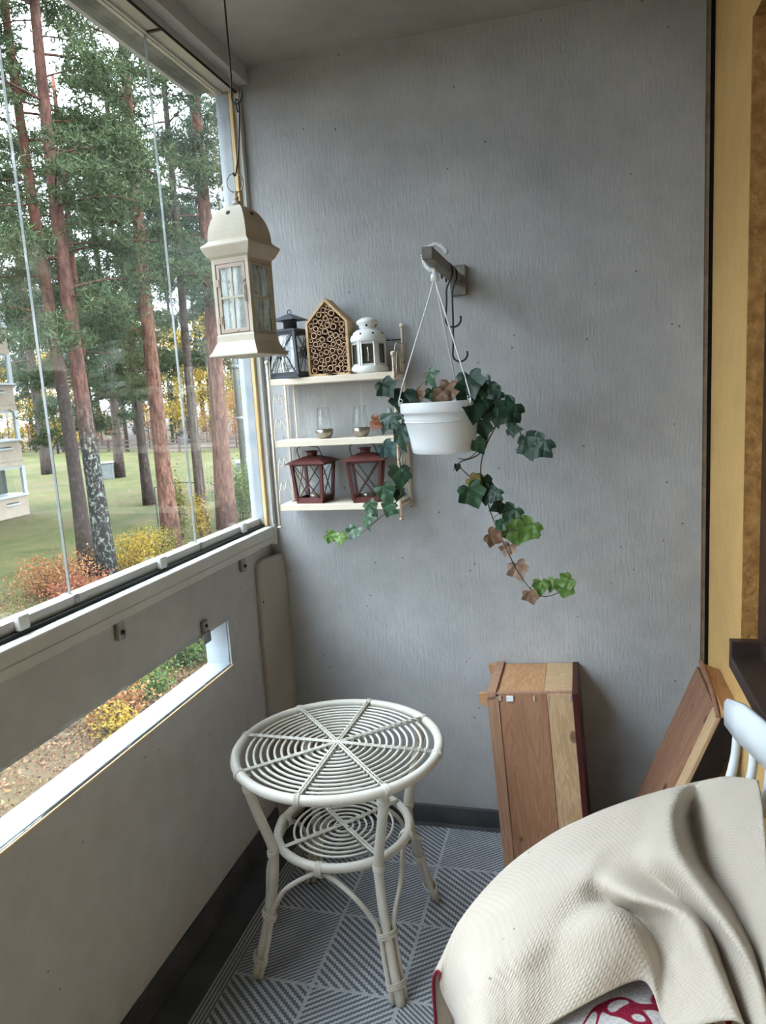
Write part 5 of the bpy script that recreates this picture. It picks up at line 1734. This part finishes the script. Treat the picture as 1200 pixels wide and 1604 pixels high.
shrub('autumn_shrub', 'yellow green shrub close to the reddish pine foot', -10.5, 16.0, 0.7, 0.8, 3120, 0.028, 'leaves_olive', 4, stems=12)
shrub('young_sapling', 'thin yellow sapling between the reddish pine and the slender grey pine', -11.35, 18.9, 0.35, 1.9, 1008, 0.037, 'leaves_olive', 5, stems=5)
shrub('young_sapling', 'yellow sapling in front of the thick reddish pine', -10.9, 19.3, 0.4, 1.2, 1008, 0.037, 'leaves_yellow', 6, stems=5)
shrub('green_shrub', 'green shrub at the foot of the tall grey post', -11.0, 22.3, 0.9, 1.7, 5280, 0.037, 'leaves_green', 7, stems=14)
shrub('slit_shrub', 'green leafy shrub seen at the right end of the parapet slit', -5.75, 9.35, 0.50, 0.75, 2640, 0.028, 'leaves_green', 8, stems=10)
shrub('slit_shrub', 'yellow leaved shrub next to the green shrub seen through the slit', -5.8, 10.3, 0.6, 0.9, 2640, 0.028, 'leaves_olive', 9, stems=10)
shrub('slit_shrub', 'dark green low shrub in the middle of the parapet slit', -5.75, 8.25, 0.42, 0.45, 1920, 0.025, 'leaves_green', 10, stems=9)
shrub('slit_shrub', 'orange yellow shrub at the left of the middle of the parapet slit', -5.65, 7.35, 0.42, 0.45, 1680, 0.028, 'leaves_orange', 11, stems=9)
shrub('slit_shrub', 'small yellow shrub below the orange one seen through the slit', -5.35, 7.05, 0.28, 0.35, 912, 0.025, 'leaves_yellow', 12, stems=7)
shrub('slit_shrub', 'pinkish red shrub behind the dark green one seen through the slit', -6.3, 8.9, 0.45, 0.45, 1680, 0.025, 'leaves_red', 13, stems=9)

# fallen leaves around the shrubs
N = 20000
pos = np.empty((N, 3))
k = N // 2
pos[:k, 0] = rs.normal(-6.0, 0.9, k)
pos[:k, 1] = rs.normal(8.2, 1.5, k)
pos[k:, 0] = rs.normal(-10.6, 1.0, N - k)
pos[k:, 1] = rs.normal(14.6, 1.9, N - k)
pos[:, 2] = GZ + 0.06 * np.sin(pos[:, 0] * 0.31 + 1) * np.sin(pos[:, 1] * 0.27) + rs.uniform(0.01, 0.05, N)
o = link('fallen_leaves', fast_mesh('fallen_leaves', leaves(pos, 0.024), 4), 'leaf_litter')
tag(o, 'brown fallen leaves scattered under the shrubs', 'leaves', None, 'stuff')

# pinewood carried on unseen along the balcony, added to block the low sky
src = [o for o in bpy.data.objects if o.name.startswith('pine_tree')]
rg2 = random.Random(77)
for i, (x, y) in enumerate(((-13, 8.0), (-16.5, 4.5), (-11.5, 2.0), (-15, -1.5), (-12, -5), (-17, -8), (-10.5, -9.5), (-14, -13), (-9, -15), (-5.5, -18), (-18, 9.5), (-18.5, 0.5), (-12.5, -19), (-7, -23))):
    s_ = src[(i * 2) % 5]
    t = thing('pine_tree', 'unseen pine added along the balcony to block the low sky, left of the glazing in view', 'tree', (x, y, GZ), rg2.uniform(0, 6), 'added pines along the balcony')
    for ch in s_.children:
        if ch.name.startswith(('trunk', 'needle_foliage')):
            c = ch.copy()
            COL.objects.link(c)
            c.parent = t
